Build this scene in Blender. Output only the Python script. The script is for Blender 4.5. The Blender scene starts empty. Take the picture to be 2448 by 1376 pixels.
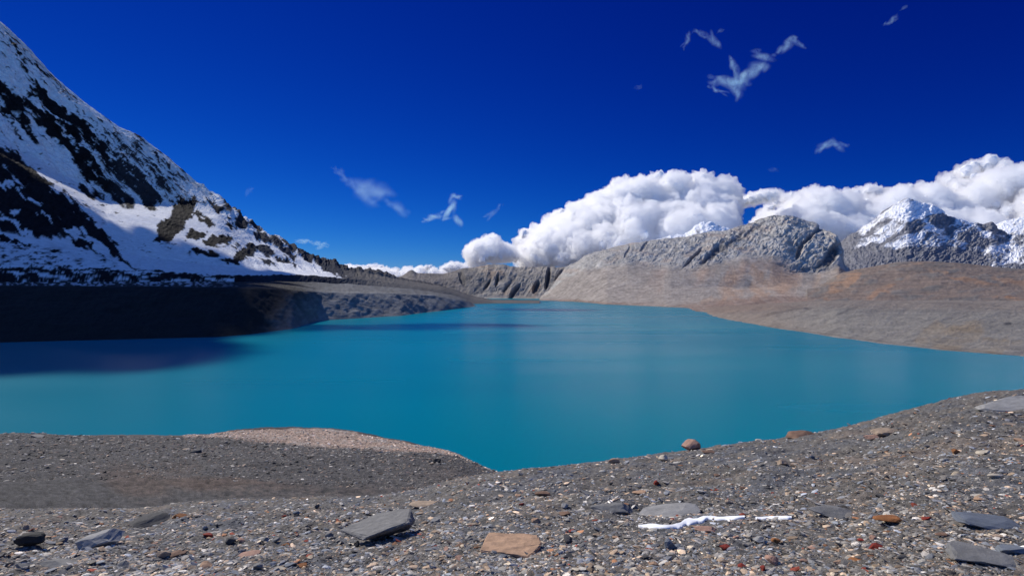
import bpy, bmesh, math, random
import numpy as np
from mathutils import Vector

# ------------------------------------------------------------------ camera, sky, sun, exposure
SC = bpy.context.scene
COL = SC.collection
F = 1500.0          # focal length in photo pixels (photo is 2448 px wide)
CX, HY = 1224.0, 690.0   # image column of the axis, image row of the horizon
CAMZ = 60.0         # the eye stands 60 m above the lake
cd = bpy.data.cameras.new('camera')
cam = bpy.data.objects.new('camera', cd)
COL.objects.link(cam)
SC.camera = cam
cd.sensor_width = 36.0
cd.lens = 36.0 * F / 2448.0
cd.clip_start = 0.1
cd.clip_end = 90000
cam.location = (0, 0, CAMZ)
cam.rotation_euler = (math.radians(90) + math.atan((HY - 688.0) / F), 0, 0)

SUN_AZ, SUN_EL = math.radians(-47), math.radians(40)
w = bpy.data.worlds.new('World')
SC.world = w
w.use_nodes = True
nt = w.node_tree
bg = nt.nodes['Background']
sky = nt.nodes.new('ShaderNodeTexSky')
sky.sky_type = 'NISHITA'
sky.sun_disc = False
sky.sun_elevation = SUN_EL
sky.sun_rotation = SUN_AZ
sky.altitude = 3000
sky.air_density = 1.0
sky.dust_density = 0.2
sky.ozone_density = 3.0
sep = nt.nodes.new('ShaderNodeSeparateColor')
com = nt.nodes.new('ShaderNodeCombineColor')
nt.links.new(sky.outputs[0], sep.inputs[0])
# high-altitude polarised sky: the red and green of the air fall off faster than the blue
for i, (gain, power) in enumerate(((0.0007, 3.8), (0.036, 2.02), (0.49, 1.13))):
    p = nt.nodes.new('ShaderNodeMath'); p.operation = 'POWER'; p.inputs[1].default_value = power
    m = nt.nodes.new('ShaderNodeMath'); m.operation = 'MULTIPLY'; m.inputs[1].default_value = gain
    nt.links.new(sep.outputs[i], p.inputs[0]); nt.links.new(p.outputs[0], m.inputs[0])
    nt.links.new(m.outputs[0], com.inputs[i])
# unseen sky behind and above: brightened and tinted blue, added fill for shaded snow
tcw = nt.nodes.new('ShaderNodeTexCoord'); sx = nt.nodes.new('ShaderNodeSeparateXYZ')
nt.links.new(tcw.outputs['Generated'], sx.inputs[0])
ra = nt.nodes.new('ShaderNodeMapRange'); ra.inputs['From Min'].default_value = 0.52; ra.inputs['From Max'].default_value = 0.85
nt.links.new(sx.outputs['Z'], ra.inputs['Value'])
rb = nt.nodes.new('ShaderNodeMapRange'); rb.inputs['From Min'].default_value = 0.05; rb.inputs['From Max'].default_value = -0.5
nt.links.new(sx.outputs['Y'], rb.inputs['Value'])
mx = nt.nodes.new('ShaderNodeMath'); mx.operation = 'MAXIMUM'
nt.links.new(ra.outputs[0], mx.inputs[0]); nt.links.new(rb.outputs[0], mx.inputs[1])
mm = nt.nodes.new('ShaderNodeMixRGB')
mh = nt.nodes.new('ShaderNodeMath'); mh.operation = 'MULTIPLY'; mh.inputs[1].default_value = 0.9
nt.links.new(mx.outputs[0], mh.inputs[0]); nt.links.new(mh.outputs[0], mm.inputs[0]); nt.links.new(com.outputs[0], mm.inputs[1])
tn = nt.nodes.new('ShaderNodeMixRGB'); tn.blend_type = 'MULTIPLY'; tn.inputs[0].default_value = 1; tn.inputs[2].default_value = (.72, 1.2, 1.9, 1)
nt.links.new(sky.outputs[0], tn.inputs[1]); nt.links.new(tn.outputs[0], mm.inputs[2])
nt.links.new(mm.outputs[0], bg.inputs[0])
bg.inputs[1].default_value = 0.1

sl = bpy.data.lights.new('sun', 'SUN')
sl.energy = 4.4
sl.angle = math.radians(0.5)
sl.color = (1.0, 0.945, 0.85)
so = bpy.data.objects.new('sun', sl)
COL.objects.link(so)
sdir = Vector((math.sin(SUN_AZ) * math.cos(SUN_EL), math.cos(SUN_AZ) * math.cos(SUN_EL), math.sin(SUN_EL)))
so.rotation_euler = sdir.to_track_quat('Z', 'Y').to_euler()
so.location = (-100, 50, 300)

SC.view_settings.view_transform = 'Standard'
SC.view_settings.look = 'None'
SC.view_settings.exposure = 0.0
SC.view_settings.gamma = 1.0
SC.render.engine = 'CYCLES'
SC.cycles.use_denoising = True
SC.cycles.max_bounces = 18
SC.cycles.volume_bounces = 18
SC.cycles.volume_step_rate = 0.5
SC.cycles.transparent_max_bounces = 24

# ------------------------------------------------------------------ noise (numpy)
def _hash(ix, iy, iz, seed):
    h = (ix * 374761393 + iy * 668265263 + iz * 2147483647 + seed * 1274126177) & 0xFFFFFFFF
    h = ((h ^ (h >> 13)) * 1274126177) & 0xFFFFFFFF
    h = ((h ^ (h >> 16)) * 2246822519) & 0xFFFFFFFF
    return (h ^ (h >> 15)) & 0xFFFFFFFF

_G = np.array([(1,1,0),(-1,1,0),(1,-1,0),(-1,-1,0),(1,0,1),(-1,0,1),(1,0,-1),(-1,0,-1),
               (0,1,1),(0,-1,1),(0,1,-1),(0,-1,-1),(1,1,0),(-1,1,0),(0,-1,1),(0,-1,-1)], float)

def perlin(x, y, z=None, seed=0):
    x = np.asarray(x, float); y = np.asarray(y, float)
    z = np.zeros_like(x) + 0.37 if z is None else np.asarray(z, float)
    xi = np.floor(x).astype(np.int64); yi = np.floor(y).astype(np.int64); zi = np.floor(z).astype(np.int64)
    xf, yf, zf = x - xi, y - yi, z - zi
    u = xf*xf*xf*(xf*(xf*6-15)+10); v = yf*yf*yf*(yf*(yf*6-15)+10); t = zf*zf*zf*(zf*(zf*6-15)+10)
    out = 0
    for dx in (0, 1):
        for dy in (0, 1):
            for dz in (0, 1):
                g = _G[(_hash(xi+dx, yi+dy, zi+dz, seed) & 15).astype(np.int64)]
                d = g[..., 0]*(xf-dx) + g[..., 1]*(yf-dy) + g[..., 2]*(zf-dz)
                out = out + d * (u if dx else 1-u) * (v if dy else 1-v) * (t if dz else 1-t)
    return out

def fbm(x, y, z=None, octv=5, seed=0, gain=0.5, lac=2.03):
    a, s, tot = 1.0, 0, 0
    x = np.asarray(x, float); y = np.asarray(y, float)
    z = None if z is None else np.asarray(z, float)
    for o in range(octv):
        s = s + a * perlin(x, y, z, seed + o * 17)
        tot += a
        a *= gain; x = x * lac + 3.1; y = y * lac + 7.7
        if z is not None: z = z * lac + 1.3
    return s / tot * 1.6

def ridged(x, y, z=None, octv=5, seed=0, gain=0.55, lac=2.1):
    a, s, tot = 1.0, 0, 0
    x = np.asarray(x, float); y = np.asarray(y, float)
    z = None if z is None else np.asarray(z, float)
    for o in range(octv):
        s = s + a * (1 - 2.2*np.abs(perlin(x, y, z, seed + o * 31)))
        tot += a
        a *= gain; x = x * lac + 5.3; y = y * lac + 2.9
        if z is not None: z = z * lac + 4.1
    return s / tot

def sstep(a, b, x):
    t = np.clip((x - a) / (b - a), 0, 1)
    return t*t*(3-2*t)

def blobs(px, py, lst):
    """soft union of ellipses: (cx, cy, rx, ry, angle in degrees, value)"""
    m = np.zeros_like(px)
    for cx, cy, rx, ry, ang, val in lst:
        c, s = math.cos(math.radians(ang)), math.sin(math.radians(ang))
        a = ((px-cx)*c + (py-cy)*s) / rx
        b = (-(px-cx)*s + (py-cy)*c) / ry
        m = np.maximum(m, val * np.clip(1.6 - 1.1*(a*a + b*b), 0, 1))
    return m

def mixc(c, c2, m):
    return c * (1-m[..., None]) + np.asarray(c2, float) * m[..., None]

# ------------------------------------------------------------------ mesh helpers
def make_mesh(name, verts, faces, mat, cols=None, smooth=True, parent=None):
    verts = np.asarray(verts, np.float32).reshape(-1, 3)
    faces = np.asarray(faces, np.int32)
    me = bpy.data.meshes.new(name)
    me.vertices.add(len(verts)); me.vertices.foreach_set('co', verts.ravel())
    k = faces.shape[1]
    me.loops.add(len(faces)*k); me.loops.foreach_set('vertex_index', faces.ravel())
    me.polygons.add(len(faces))
    me.polygons.foreach_set('loop_start', np.arange(0, len(faces)*k, k, dtype=np.int32))
    me.polygons.foreach_set('loop_total', np.full(len(faces), k, np.int32))
    me.polygons.foreach_set('use_smooth', np.full(len(faces), smooth, bool))
    me.update(calc_edges=True)
    if cols is not None:
        ca = me.color_attributes.new('Col', 'FLOAT_COLOR', 'POINT')
        c4 = np.ones((len(verts), 4), np.float32); c4[:, :3] = np.asarray(cols).reshape(-1, 3)
        ca.data.foreach_set('color', c4.ravel())
    me.materials.append(mat)
    ob = bpy.data.objects.new(name, me)
    COL.objects.link(ob)
    if parent: ob.parent = parent
    return ob

def tag(o, label=None, cat=None, group=None, kind=None):
    if label: o['label'] = label
    if cat: o['category'] = cat
    if group: o['group'] = group
    if kind: o['kind'] = kind
    return o

def grid_faces(nr, nc):
    i = np.arange((nr-1)*(nc-1)); r = i // (nc-1); c = i % (nc-1)
    a = r*nc + c
    return np.stack([a, a+1, a+nc+1, a+nc], 1)

def P(pts):
    """polyline (px, value) -> function of px, gently rounded at its corners"""
    xs = np.array([p[0] for p in pts], float); ys = np.array([p[1] for p in pts], float)
    return lambda x: 0.5*np.interp(x, xs, ys) + 0.25*np.interp(x-4, xs, ys) + 0.25*np.interp(x+4, xs, ys)

class Loft:
    """a hillside laid through profile lines; each line has, per bearing (px), its distance and its height"""
    def __init__(self, pxs, lines, rows):
        self.px = np.asarray(pxs, float)
        D, Z = [], []
        for ln in lines:
            d = P(ln['d'])(self.px)
            z = P(ln['z'])(self.px) if 'z' in ln else CAMZ + d*(HY - P(ln['y'])(self.px))/F
            D.append(d); Z.append(z)
        DD, ZZ, R = [], [], []
        for k in range(len(lines)-1):
            t = np.linspace(0, 1, rows[k], endpoint=(k == len(lines)-2))[:, None]
            DD.append(D[k]*(1-t) + D[k+1]*t); ZZ.append(Z[k]*(1-t) + Z[k+1]*t)
            R.append((k + t) * np.ones_like(self.px)[None])
        self.d = np.vstack(DD); self.z = np.vstack(ZZ); self.r = np.vstack(R)
        # soften creases between profile lines
        for _ in range(3):
            for A in (self.d, self.z):
                A[1:-1] = 0.5*A[1:-1] + 0.25*(A[:-2] + A[2:])
        self.u = (self.px[None] - CX)/F * np.ones_like(self.d)
        self.PX = self.px[None] * np.ones_like(self.d)
        self.nr, self.nc = self.d.shape
    @property
    def x(self): return self.u*self.d
    @property
    def py(self): return HY - (self.z - CAMZ)*F/self.d
    def normals(self):
        V = np.stack([self.x, self.d, self.z], -1)
        a = np.gradient(V, axis=1); b = np.gradient(V, axis=0)
        n = np.cross(a, b); n /= np.linalg.norm(n, axis=-1, keepdims=True) + 1e-9
        return n
    def build(self, name, mat, cols, V=None, smooth=True):
        if V is None: V = np.stack([self.x, self.d, self.z], -1)
        return make_mesh(name, V.reshape(-1, 3), grid_faces(self.nr, self.nc), mat, cols, smooth)

def cols_range(a0, a, b, b0, fine, coarse):
    return np.concatenate([np.arange(a0, a, coarse), np.arange(a, b, fine), np.arange(b, b0+1, coarse)])

# ------------------------------------------------------------------ materials
def new_mat(name):
    m = bpy.data.materials.new(name); m.use_nodes = True
    return m, m.node_tree, m.node_tree.nodes['Principled BSDF']

def earth_mat(name, scale, lo=0.7, hi=1.3, bump=0.5, bdist=1.0, rough=0.9, spec=0.2, tint=0.0, stretch=(1, 1, 1)):
    """albedo from the mesh's own colours, broken up by fine procedural grain"""
    m, nt, b = new_mat(name)
    at = nt.nodes.new('ShaderNodeAttribute'); at.attribute_name = 'Col'
    geo = nt.nodes.new('ShaderNodeNewGeometry')
    mp = nt.nodes.new('ShaderNodeMapping'); mp.inputs['Scale'].default_value = stretch
    nt.links.new(geo.outputs['Position'], mp.inputs[0])
    n1 = nt.nodes.new('ShaderNodeTexNoise'); n1.inputs['Scale'].default_value = scale
    n1.inputs['Detail'].default_value = 8; n1.inputs['Roughness'].default_value = 0.75
    nt.links.new(mp.outputs[0], n1.inputs['Vector'])
    mr = nt.nodes.new('ShaderNodeMapRange')
    mr.inputs['From Min'].default_value = 0.3; mr.inputs['From Max'].default_value = 0.7
    mr.inputs['To Min'].default_value = lo; mr.inputs['To Max'].default_value = hi
    nt.links.new(n1.outputs['Fac'], mr.inputs['Value'])
    mul = nt.nodes.new('ShaderNodeVectorMath'); mul.operation = 'SCALE'
    nt.links.new(at.outputs['Color'], mul.inputs[0]); nt.links.new(mr.outputs[0], mul.inputs['Scale'])
    nt.links.new(mul.outputs[0], b.inputs['Base Color'])
    b.inputs['Roughness'].default_value = rough
    b.inputs['Specular IOR Level'].default_value = spec
    bp = nt.nodes.new('ShaderNodeBump'); bp.inputs['Strength'].default_value = bump; bp.inputs['Distance'].default_value = bdist
    nt.links.new(n1.outputs['Fac'], bp.inputs['Height'])
    nt.links.new(bp.outputs[0], b.inputs['Normal'])
    return m

M_far = earth_mat('far_rock', 0.03, 0.6, 1.4, 0.55, 14.0)
M_snow = earth_mat('snow_and_rock', 0.05, 0.8, 1.2, 0.35, 8.0, spec=0.04)
M_hill = earth_mat('scree', 0.05, 0.75, 1.25, 0.6, 8.0)
M_near = earth_mat('near_gravel_bed', 14.0, 0.35, 1.6, 0.9, 0.05)
M_spit = earth_mat('spit_gravel', 0.9, 0.6, 1.4, 0.8, 0.8)

# ------------------------------------------------------------------ ground far below everything, and the lake
m, nt_, b_ = new_mat('lake_bed'); b_.inputs['Base Color'].default_value = (0.16, 0.14, 0.12, 1); b_.inputs['Roughness'].default_value = 1
gx = np.linspace(-26000, 26000, 60); gy = np.linspace(-2500, 40000, 60)
GX, GY = np.meshgrid(gx, gy)
GZ = -14 + 4*fbm(GX/3000, GY/3000, octv=3)
tag(make_mesh('ground', np.stack([GX, GY, GZ], -1), grid_faces(60, 60), m), 'valley floor under the lake and the hills', 'ground', kind='structure')

def water():
    m, nt, b = new_mat('glacial_water')
    geo = nt.nodes.new('ShaderNodeNewGeometry')
    # rock-flour cloudiness drifting in long bands
    mp = nt.nodes.new('ShaderNodeMapping'); mp.inputs['Scale'].default_value = (0.0011, 0.0028, 1)
    nt.links.new(geo.outputs['Position'], mp.inputs[0])
    n = nt.nodes.new('ShaderNodeTexNoise'); n.inputs['Scale'].default_value = 1.0; n.inputs['Detail'].default_value = 3
    nt.links.new(mp.outputs[0], n.inputs['Vector'])
    cr = nt.nodes.new('ShaderNodeValToRGB')
    cr.color_ramp.elements[0].position = 0.3; cr.color_ramp.elements[0].color = (0.0003, 0.16, 0.232, 1)
    cr.color_ramp.elements[1].position = 0.75; cr.color_ramp.elements[1].color = (0.001, 0.205, 0.268, 1)
    nt.links.new(n.outputs['Fac'], cr.inputs[0]); nt.links.new(cr.outputs[0], b.inputs['Base Color'])
    b.inputs['IOR'].default_value = 1.33
    b.inputs['Specular IOR Level'].default_value = 0.05
    # wind lanes: roughness differs between ruffled and slick water
    mp2 = nt.nodes.new('ShaderNodeMapping'); mp2.inputs['Scale'].default_value = (0.0016, 0.009, 1)
    nt.links.new(geo.outputs['Position'], mp2.inputs[0])
    n2 = nt.nodes.new('ShaderNodeTexNoise'); n2.inputs['Scale'].default_value = 1.0; n2.inputs['Detail'].default_value = 1.5
    nt.links.new(mp2.outputs[0], n2.inputs['Vector'])
    mr = nt.nodes.new('ShaderNodeMapRange'); mr.inputs['From Min'].default_value = 0.35; mr.inputs['From Max'].default_value = 0.65
    mr.inputs['To Min'].default_value = 0.24; mr.inputs['To Max'].default_value = 0.28
    nt.links.new(n2.outputs['Fac'], mr.inputs['Value']); nt.links.new(mr.outputs[0], b.inputs['Roughness'])
    n3 = nt.nodes.new('ShaderNodeTexNoise'); n3.inputs['Scale'].default_value = 0.35; n3.inputs['Detail'].default_value = 5
    nt.links.new(geo.outputs['Position'], n3.inputs['Vector'])
    bp = nt.nodes.new('ShaderNodeBump'); bp.inputs['Strength'].default_value = 0.12; bp.inputs['Distance'].default_value = 0.4
    nt.links.new(n3.outputs['Fac'], bp.inputs['Height']); nt.links.new(bp.outputs[0], b.inputs['Normal'])
    v = [(-3000, 60, 0), (3500, 60, 0), (3500, 4600, 0), (-3000, 4600, 0)]
    return tag(make_mesh('water', v, [(0, 1, 2, 3)], m), 'turquoise glacial lake filling the valley', 'lake', kind='structure')
water()

# ------------------------------------------------------------------ left: snow mountain
ROCK = np.array((0.012, 0.012, 0.014)); SNOW = np.array((0.90, 0.91, 0.93))  # rock kept near-black so it also holds the cliff block's painted shade
def snow_mountain():
    px = cols_range(-3400, -120, 1180, 1300, 3.2, 22)
    L = [dict(d=[(-3400, 700), (-1500, 900), (-600, 1000), (0, 1200), (400, 1500), (760, 1950), (1000, 2250), (1180, 2500)], z=[(-3400, 20), (400, 30), (760, 20), (1000, 5), (1100, -8), (1300, -12)]),
         dict(d=[(-3400, 900), (-1500, 1100), (-600, 1200), (0, 1400), (300, 1600), (500, 1750), (760, 2100), (900, 2400), (1180, 2600)],
              y=[(-3400, 640), (0, 652), (300, 654), (500, 660), (760, 660), (900, 672), (1060, 694), (1130, 714), (1180, 722)]),
         dict(d=[(-3400, 1200), (-1500, 1400), (-600, 1500), (0, 1650), (200, 1850), (400, 2000), (600, 2150), (760, 2250), (900, 2500), (1180, 2650)],
              y=[(-3400, 300), (-1500, 300), (-600, 340), (-200, 500), (0, 560), (200, 590), (400, 622), (600, 645), (760, 654), (900, 664), (1060, 688), (1130, 711), (1180, 720)]),
         dict(d=[(-3400, 1400), (-1200, 1400), (-800, 1550), (-600, 1650), (-450, 1900), (-200, 2200), (0, 2300), (150, 2350), (400, 2450), (600, 2550), (800, 2600), (900, 2700), (1180, 2700)],
              y=[(-3400, 200), (-1500, 60), (-600, 60), (-200, 280), (0, 370), (150, 448), (250, 506), (400, 524), (460, 545), (520, 560), (600, 600), (700, 632), (800, 651), (900, 662), (1060, 686), (1130, 710), (1180, 719)]),
         dict(d=[(-3400, 1600), (-1500, 1600), (-1200, 1650), (-1000, 1750), (-800, 1850), (-600, 1900), (-450, 2100), (-200, 2380), (0, 2480), (150, 2620), (400, 2850), (520, 2820), (600, 2750), (780, 2750), (1180, 2780)],
              y=[(-3400, -97), (-1500, -300), (-600, -100), (-200, 200), (0, 335), (150, 425), (250, 472), (400, 492), (520, 496), (600, 562), (700, 612), (780, 640), (860, 655), (930, 662), (1060, 686), (1130, 710), (1180, 719)]),
         dict(d=[(-3400, 2300), (-2300, 2500), (-1374, 2700), (-600, 3000), (0, 3200), (400, 3150), (520, 3050), (700, 2950), (860, 3000), (1180, 2850)],
              y=[(-3400, -2000), (-2300, -1560), (-1374, -1020), (-600, -440), (0, 48), (60, 105), (130, 182), (205, 245), (275, 297), (330, 322), (400, 374), (455, 424), (520, 478), (560, 512), (600, 540), (650, 572), (700, 596), (780, 632), (840, 650), (930, 661), (1060, 686), (1130, 710), (1180, 719)]),
         dict(d=[(-3400, 4200), (0, 5200), (860, 4300), (1180, 3400)], z=[(-3400, 300), (0, 300), (860, 20), (1180, -12)])]
    S = Loft(px, L, [10, 34, 64, 30, 120, 14])
    PX, PY, r = S.PX, S.py.copy(), S.r.copy()
    # fall-line coordinates: along the slope and across it
    al = PX*0.72 + PY*0.69; ac = -PX*0.69 + PY*0.72
    x, y, z = S.x, S.d, S.z
    wrp = 18*fbm(PX/90, PY/90, octv=3, seed=5)
    rib = ridged((ac+wrp)/34, al/210, octv=5, seed=3)
    rib2 = ridged((ac+wrp*.6)/11, al/75, octv=4, seed=8)
    nn = fbm(x/140, y/140, z/140, octv=6, seed=11)
    n = S.normals()
    upper = sstep(3.6, 4.3, r) * (1 - sstep(4.93, 5.15, r))
    low = sstep(2.0, 2.5, r) * (1-sstep(2.85, 3.1, r)) * (1 - sstep(180, 330, PX))
    knob = sstep(1.9, 2.3, r) * (1-sstep(5.0, 5.1, r)) * sstep(480, 560, PX + 40*(r-3)) 
    # --- where rock shows through the snow
    WX = PX + 11*fbm(PX/30, PY/30, octv=4, seed=15) + 8*fbm(ac/8, al/60, octv=3, seed=16); WY = PY + 11*fbm(PX/30, PY/30, octv=4, seed=17) + 8*fbm(ac/8, al/60, octv=3, seed=18)
    rock = blobs(WX, WY, [
        (10, 238, 60, 20, 42, 1), (70, 275, 70, 14, 45, .8), (120, 262, 55, 15, 47, 1), (180, 310, 34, 22, 50, 1.1), (195, 325, 22, 26, 0, .9),
        (40, 300, 60, 16, 45, .8), (75, 230, 20, 10, 40, .8),
        (150, 345, 110, 16, 48, 1.1), (215, 410, 85, 24, 50, 1), (265, 440, 80, 26, 48, .8), (320, 445, 80, 20, 47, .95), (355, 468, 40, 12, 40, 1.1),
        (250, 380, 60, 14, 50, .6), (300, 360, 70, 8, 50, .5), (345, 385, 60, 7, 50, .45), (400, 410, 50, 7, 48, .4), (380, 440, 45, 9, 52, .5), (230, 460, 60, 14, 22, .7),
        (0, 420, 70, 60, 40, 1.2), (60, 440, 90, 40, 35, 1.2), (120, 490, 110, 38, 38, 1.2), (60, 520, 110, 40, 15, 1.2), (10, 480, 80, 70, 0, 1.2), (170, 540, 100, 26, 38, 1.1),
        (20, 570, 70, 12, 15, .9), (230, 560, 70, 14, 42, 1), (290, 610, 55, 8, 45, .8), (230, 600, 60, 6, 30, .5),
        (425, 525, 62, 22, -42, 1.3), (398, 560, 30, 16, -30, 1.2), (440, 500, 30, 12, -30, 1.0),  # cliff block below the bench: its shade is painted as black rock
        (470, 563, 24, 11, -10, 1.4), (522, 580, 30, 12, -4, 1.5), (545, 540, 12, 8, 20, 1.2), (480, 520, 14, 8, 30, 1.0), (600, 588, 12, 6, 10, .9), (632, 575, 30, 5, 36, 1), (500, 530, 14, 7, 40, .9), (455, 492, 40, 5, 8, .7), (520, 498, 26, 9, 35, .9), (570, 542, 14, 7, 20, 1),
        (555, 515, 40, 5, 42, .9), (610, 560, 55, 5, 38, .9), (490, 605, 40, 7, 12, .9), (585, 607, 26, 14, -30, 1.1), (560, 626, 34, 6, 5, .8), (630, 602, 26, 8, 26, .9),
        (665, 597, 50, 6, 32, 1), (725, 615, 60, 8, 28, 1.2), (690, 628, 36, 5, 26, .95), (785, 640, 50, 9, 22, 1.3), (640, 628, 30, 4, 20, .8), (560, 590, 12, 6, 0, .6)])
    streak = fbm((ac+wrp)/10, al/130, octv=4, seed=21); fine = fbm(PX/7, PY/7, octv=4, seed=23); fs = fbm(ac/3.4, al/26, octv=4, seed=25); med = fbm(PX/26, PY/26, octv=4, seed=24)
    su = np.clip(upper + low, 0, 1)
    base = rock*1.2 - 0.50 + 0.75*streak*(0.15 + su) + 0.95*fs*su + 0.10*fine*knob + 0.16*med + .15*upper
    base = base + upper*0.22*(-rib2) * (PX > -400)
    mott = blobs(WX, WY, [(300, 395, 120, 34, 47, 1), (395, 420, 80, 22, 50, .7), (90, 180, 120, 26, 47, .55), (200, 250, 90, 20, 45, .5), (330, 340, 80, 16, 42, .6), (420, 400, 70, 10, 45, .7), (30, 60, 40, 20, 45, .4), (140, 150, 110, 12, 46, .5), (260, 290, 90, 12, 42, .6), (60, 130, 60, 9, 47, .5), (230, 210, 60, 8, 45, .5), (300, 330, 110, 10, 44, .6), (360, 380, 90, 9, 46, .7), (180, 230, 110, 8, 44, .5), (20, 350, 80, 12, 45, .5), (350, 450, 50, 20, 30, .9)])
    snowadd = blobs(WX, WY, [(22, 440, 22, 8, 0, 1), (130, 455, 14, 12, 30, .8), (36, 508, 16, 6, 0, 1), (8, 520, 14, 6, 0, 1), (60, 470, 55, 3, 38, .8), (40, 540, 55, 3.5, 38, .8), (100, 588, 110, 8, 18, 1), (180, 555, 30, 9, 15, .9), (235, 590, 55, 7, 38, 1), (275, 572, 45, 6, 40, .9), (90, 500, 60, 2.5, 42, .7), (60, 330, 70, 4, 46, .8), (110, 400, 60, 4, 45, .6)])
    base = base - 1.5*snowadd
    base = base + mott*(.42 + .9*fbm(ac/3.0, al/14, octv=4, seed=28) + .5*fbm(PX/4, PY/4, octv=3, seed=29))
    # speckled snow on the lower apron, bare debris at its foot
    foot = sstep(1.42, 1.0, r + 0.10*med) * (PX < 560) + sstep(1.25, 1.0, r + .1*med)*(PX >= 560)
    apron = sstep(1.0, 1.3, r)*sstep(2.0, 1.7, r)*sstep(460, 150, PX)
    base = np.maximum(base, foot*np.where(PX < 560, 0.35, .75) + np.where(PX < 560, .8*fbm(PX/40, PY/9, octv=5, seed=26) + .5*fbm(PX/7, PY/3, octv=3, seed=30), .6*fine) + 0.25*med - .5*(1-foot))
    base = np.maximum(base, apron*(-.08 + 0.7*fbm((PX+PY)/20, PY/4, octv=4, seed=27) + 0.35*streak + .2*med) - .5*(1-apron))
    # spur running down to the water on the right: bare
    base = np.maximum(base, sstep(790, 850, PX - 0.5*(PY-640) + 25*fine))
    # outside the frame: the same mixture
    out = sstep(-60, -360, PX)*sstep(1.4, 2.4, r)
    base = base*(1-out) + out*(.55*ridged(ac/160, al/700, octv=5, seed=40) - .32 + .5*streak + .3*fbm(PX/60, PY/60, octv=4, seed=41))
    m = sstep(-0.12, 0.30, base)
    nn2 = fbm(x/160, y/160, z/160, octv=2, seed=14)
    amp = S.d/F * (upper*(5.5*fs + 9*rib + 8*rib2 + 4*ridged(ac/20, al/120, octv=4, seed=45) + 3*nn2) + low*(8*rib + 5*nn2 + 4*rib2) + knob*(5*rib2 + 6*nn2) + m*(3*nn + 2.2*fine) + .8*nn2 + m*1.2*fbm(x/35, y/35, z/35, octv=4, seed=2))
    edge = 1 - 0.75*sstep(4.75, 4.98, r)*(1-sstep(5.0, 5.3, r))
    amp = amp*edge*sstep(0, 1.0, r)*(1 - 0.8*sstep(850, 1000, PX))
    V = np.stack([x, y, z], -1) + n*amp[..., None]*np.where(n[..., 2:3] < 0, -1, 1)
    snowc = SNOW * (1 - 0.10*np.clip(fine, 0, 1))[..., None] * (1 - 0.35*sstep(0.1, .6, med)*apron)[..., None]
    dirty = blobs(PX, PY, [(60, 110, 90, 22, 47, .8), (130, 200, 60, 14, 47, .6), (340, 345, 60, 9, 42, .6), (460, 440, 70, 9, 43, .5)])
    snowc = mixc(snowc, (0.62, 0.61, 0.58), dirty*0.5)
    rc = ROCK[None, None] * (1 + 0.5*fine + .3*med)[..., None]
    grey = sstep(560, 640, PX)
    rc = mixc(rc, (0.030, 0.036, 0.052), np.clip(grey*(0.8+.4*med), 0, 1))
    rc = mixc(rc, (0.15, 0.14, 0.13), sstep(770, 900, PX)*.9)
    rc = mixc(rc, (0.045, 0.043, 0.052), upper*sstep(230, 300, PX)*0.8*(1-np.clip(blobs(PX, PY, [(420, 530, 80, 40, -42, 1)]), 0, 1)))  # cliff block left out, so its painted shade stays black
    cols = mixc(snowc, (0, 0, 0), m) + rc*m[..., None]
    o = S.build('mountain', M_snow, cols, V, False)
    tag(o, 'steep snow mountain with black rock bands rising on the left', 'mountain', kind='structure')
snow_mountain()

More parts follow.
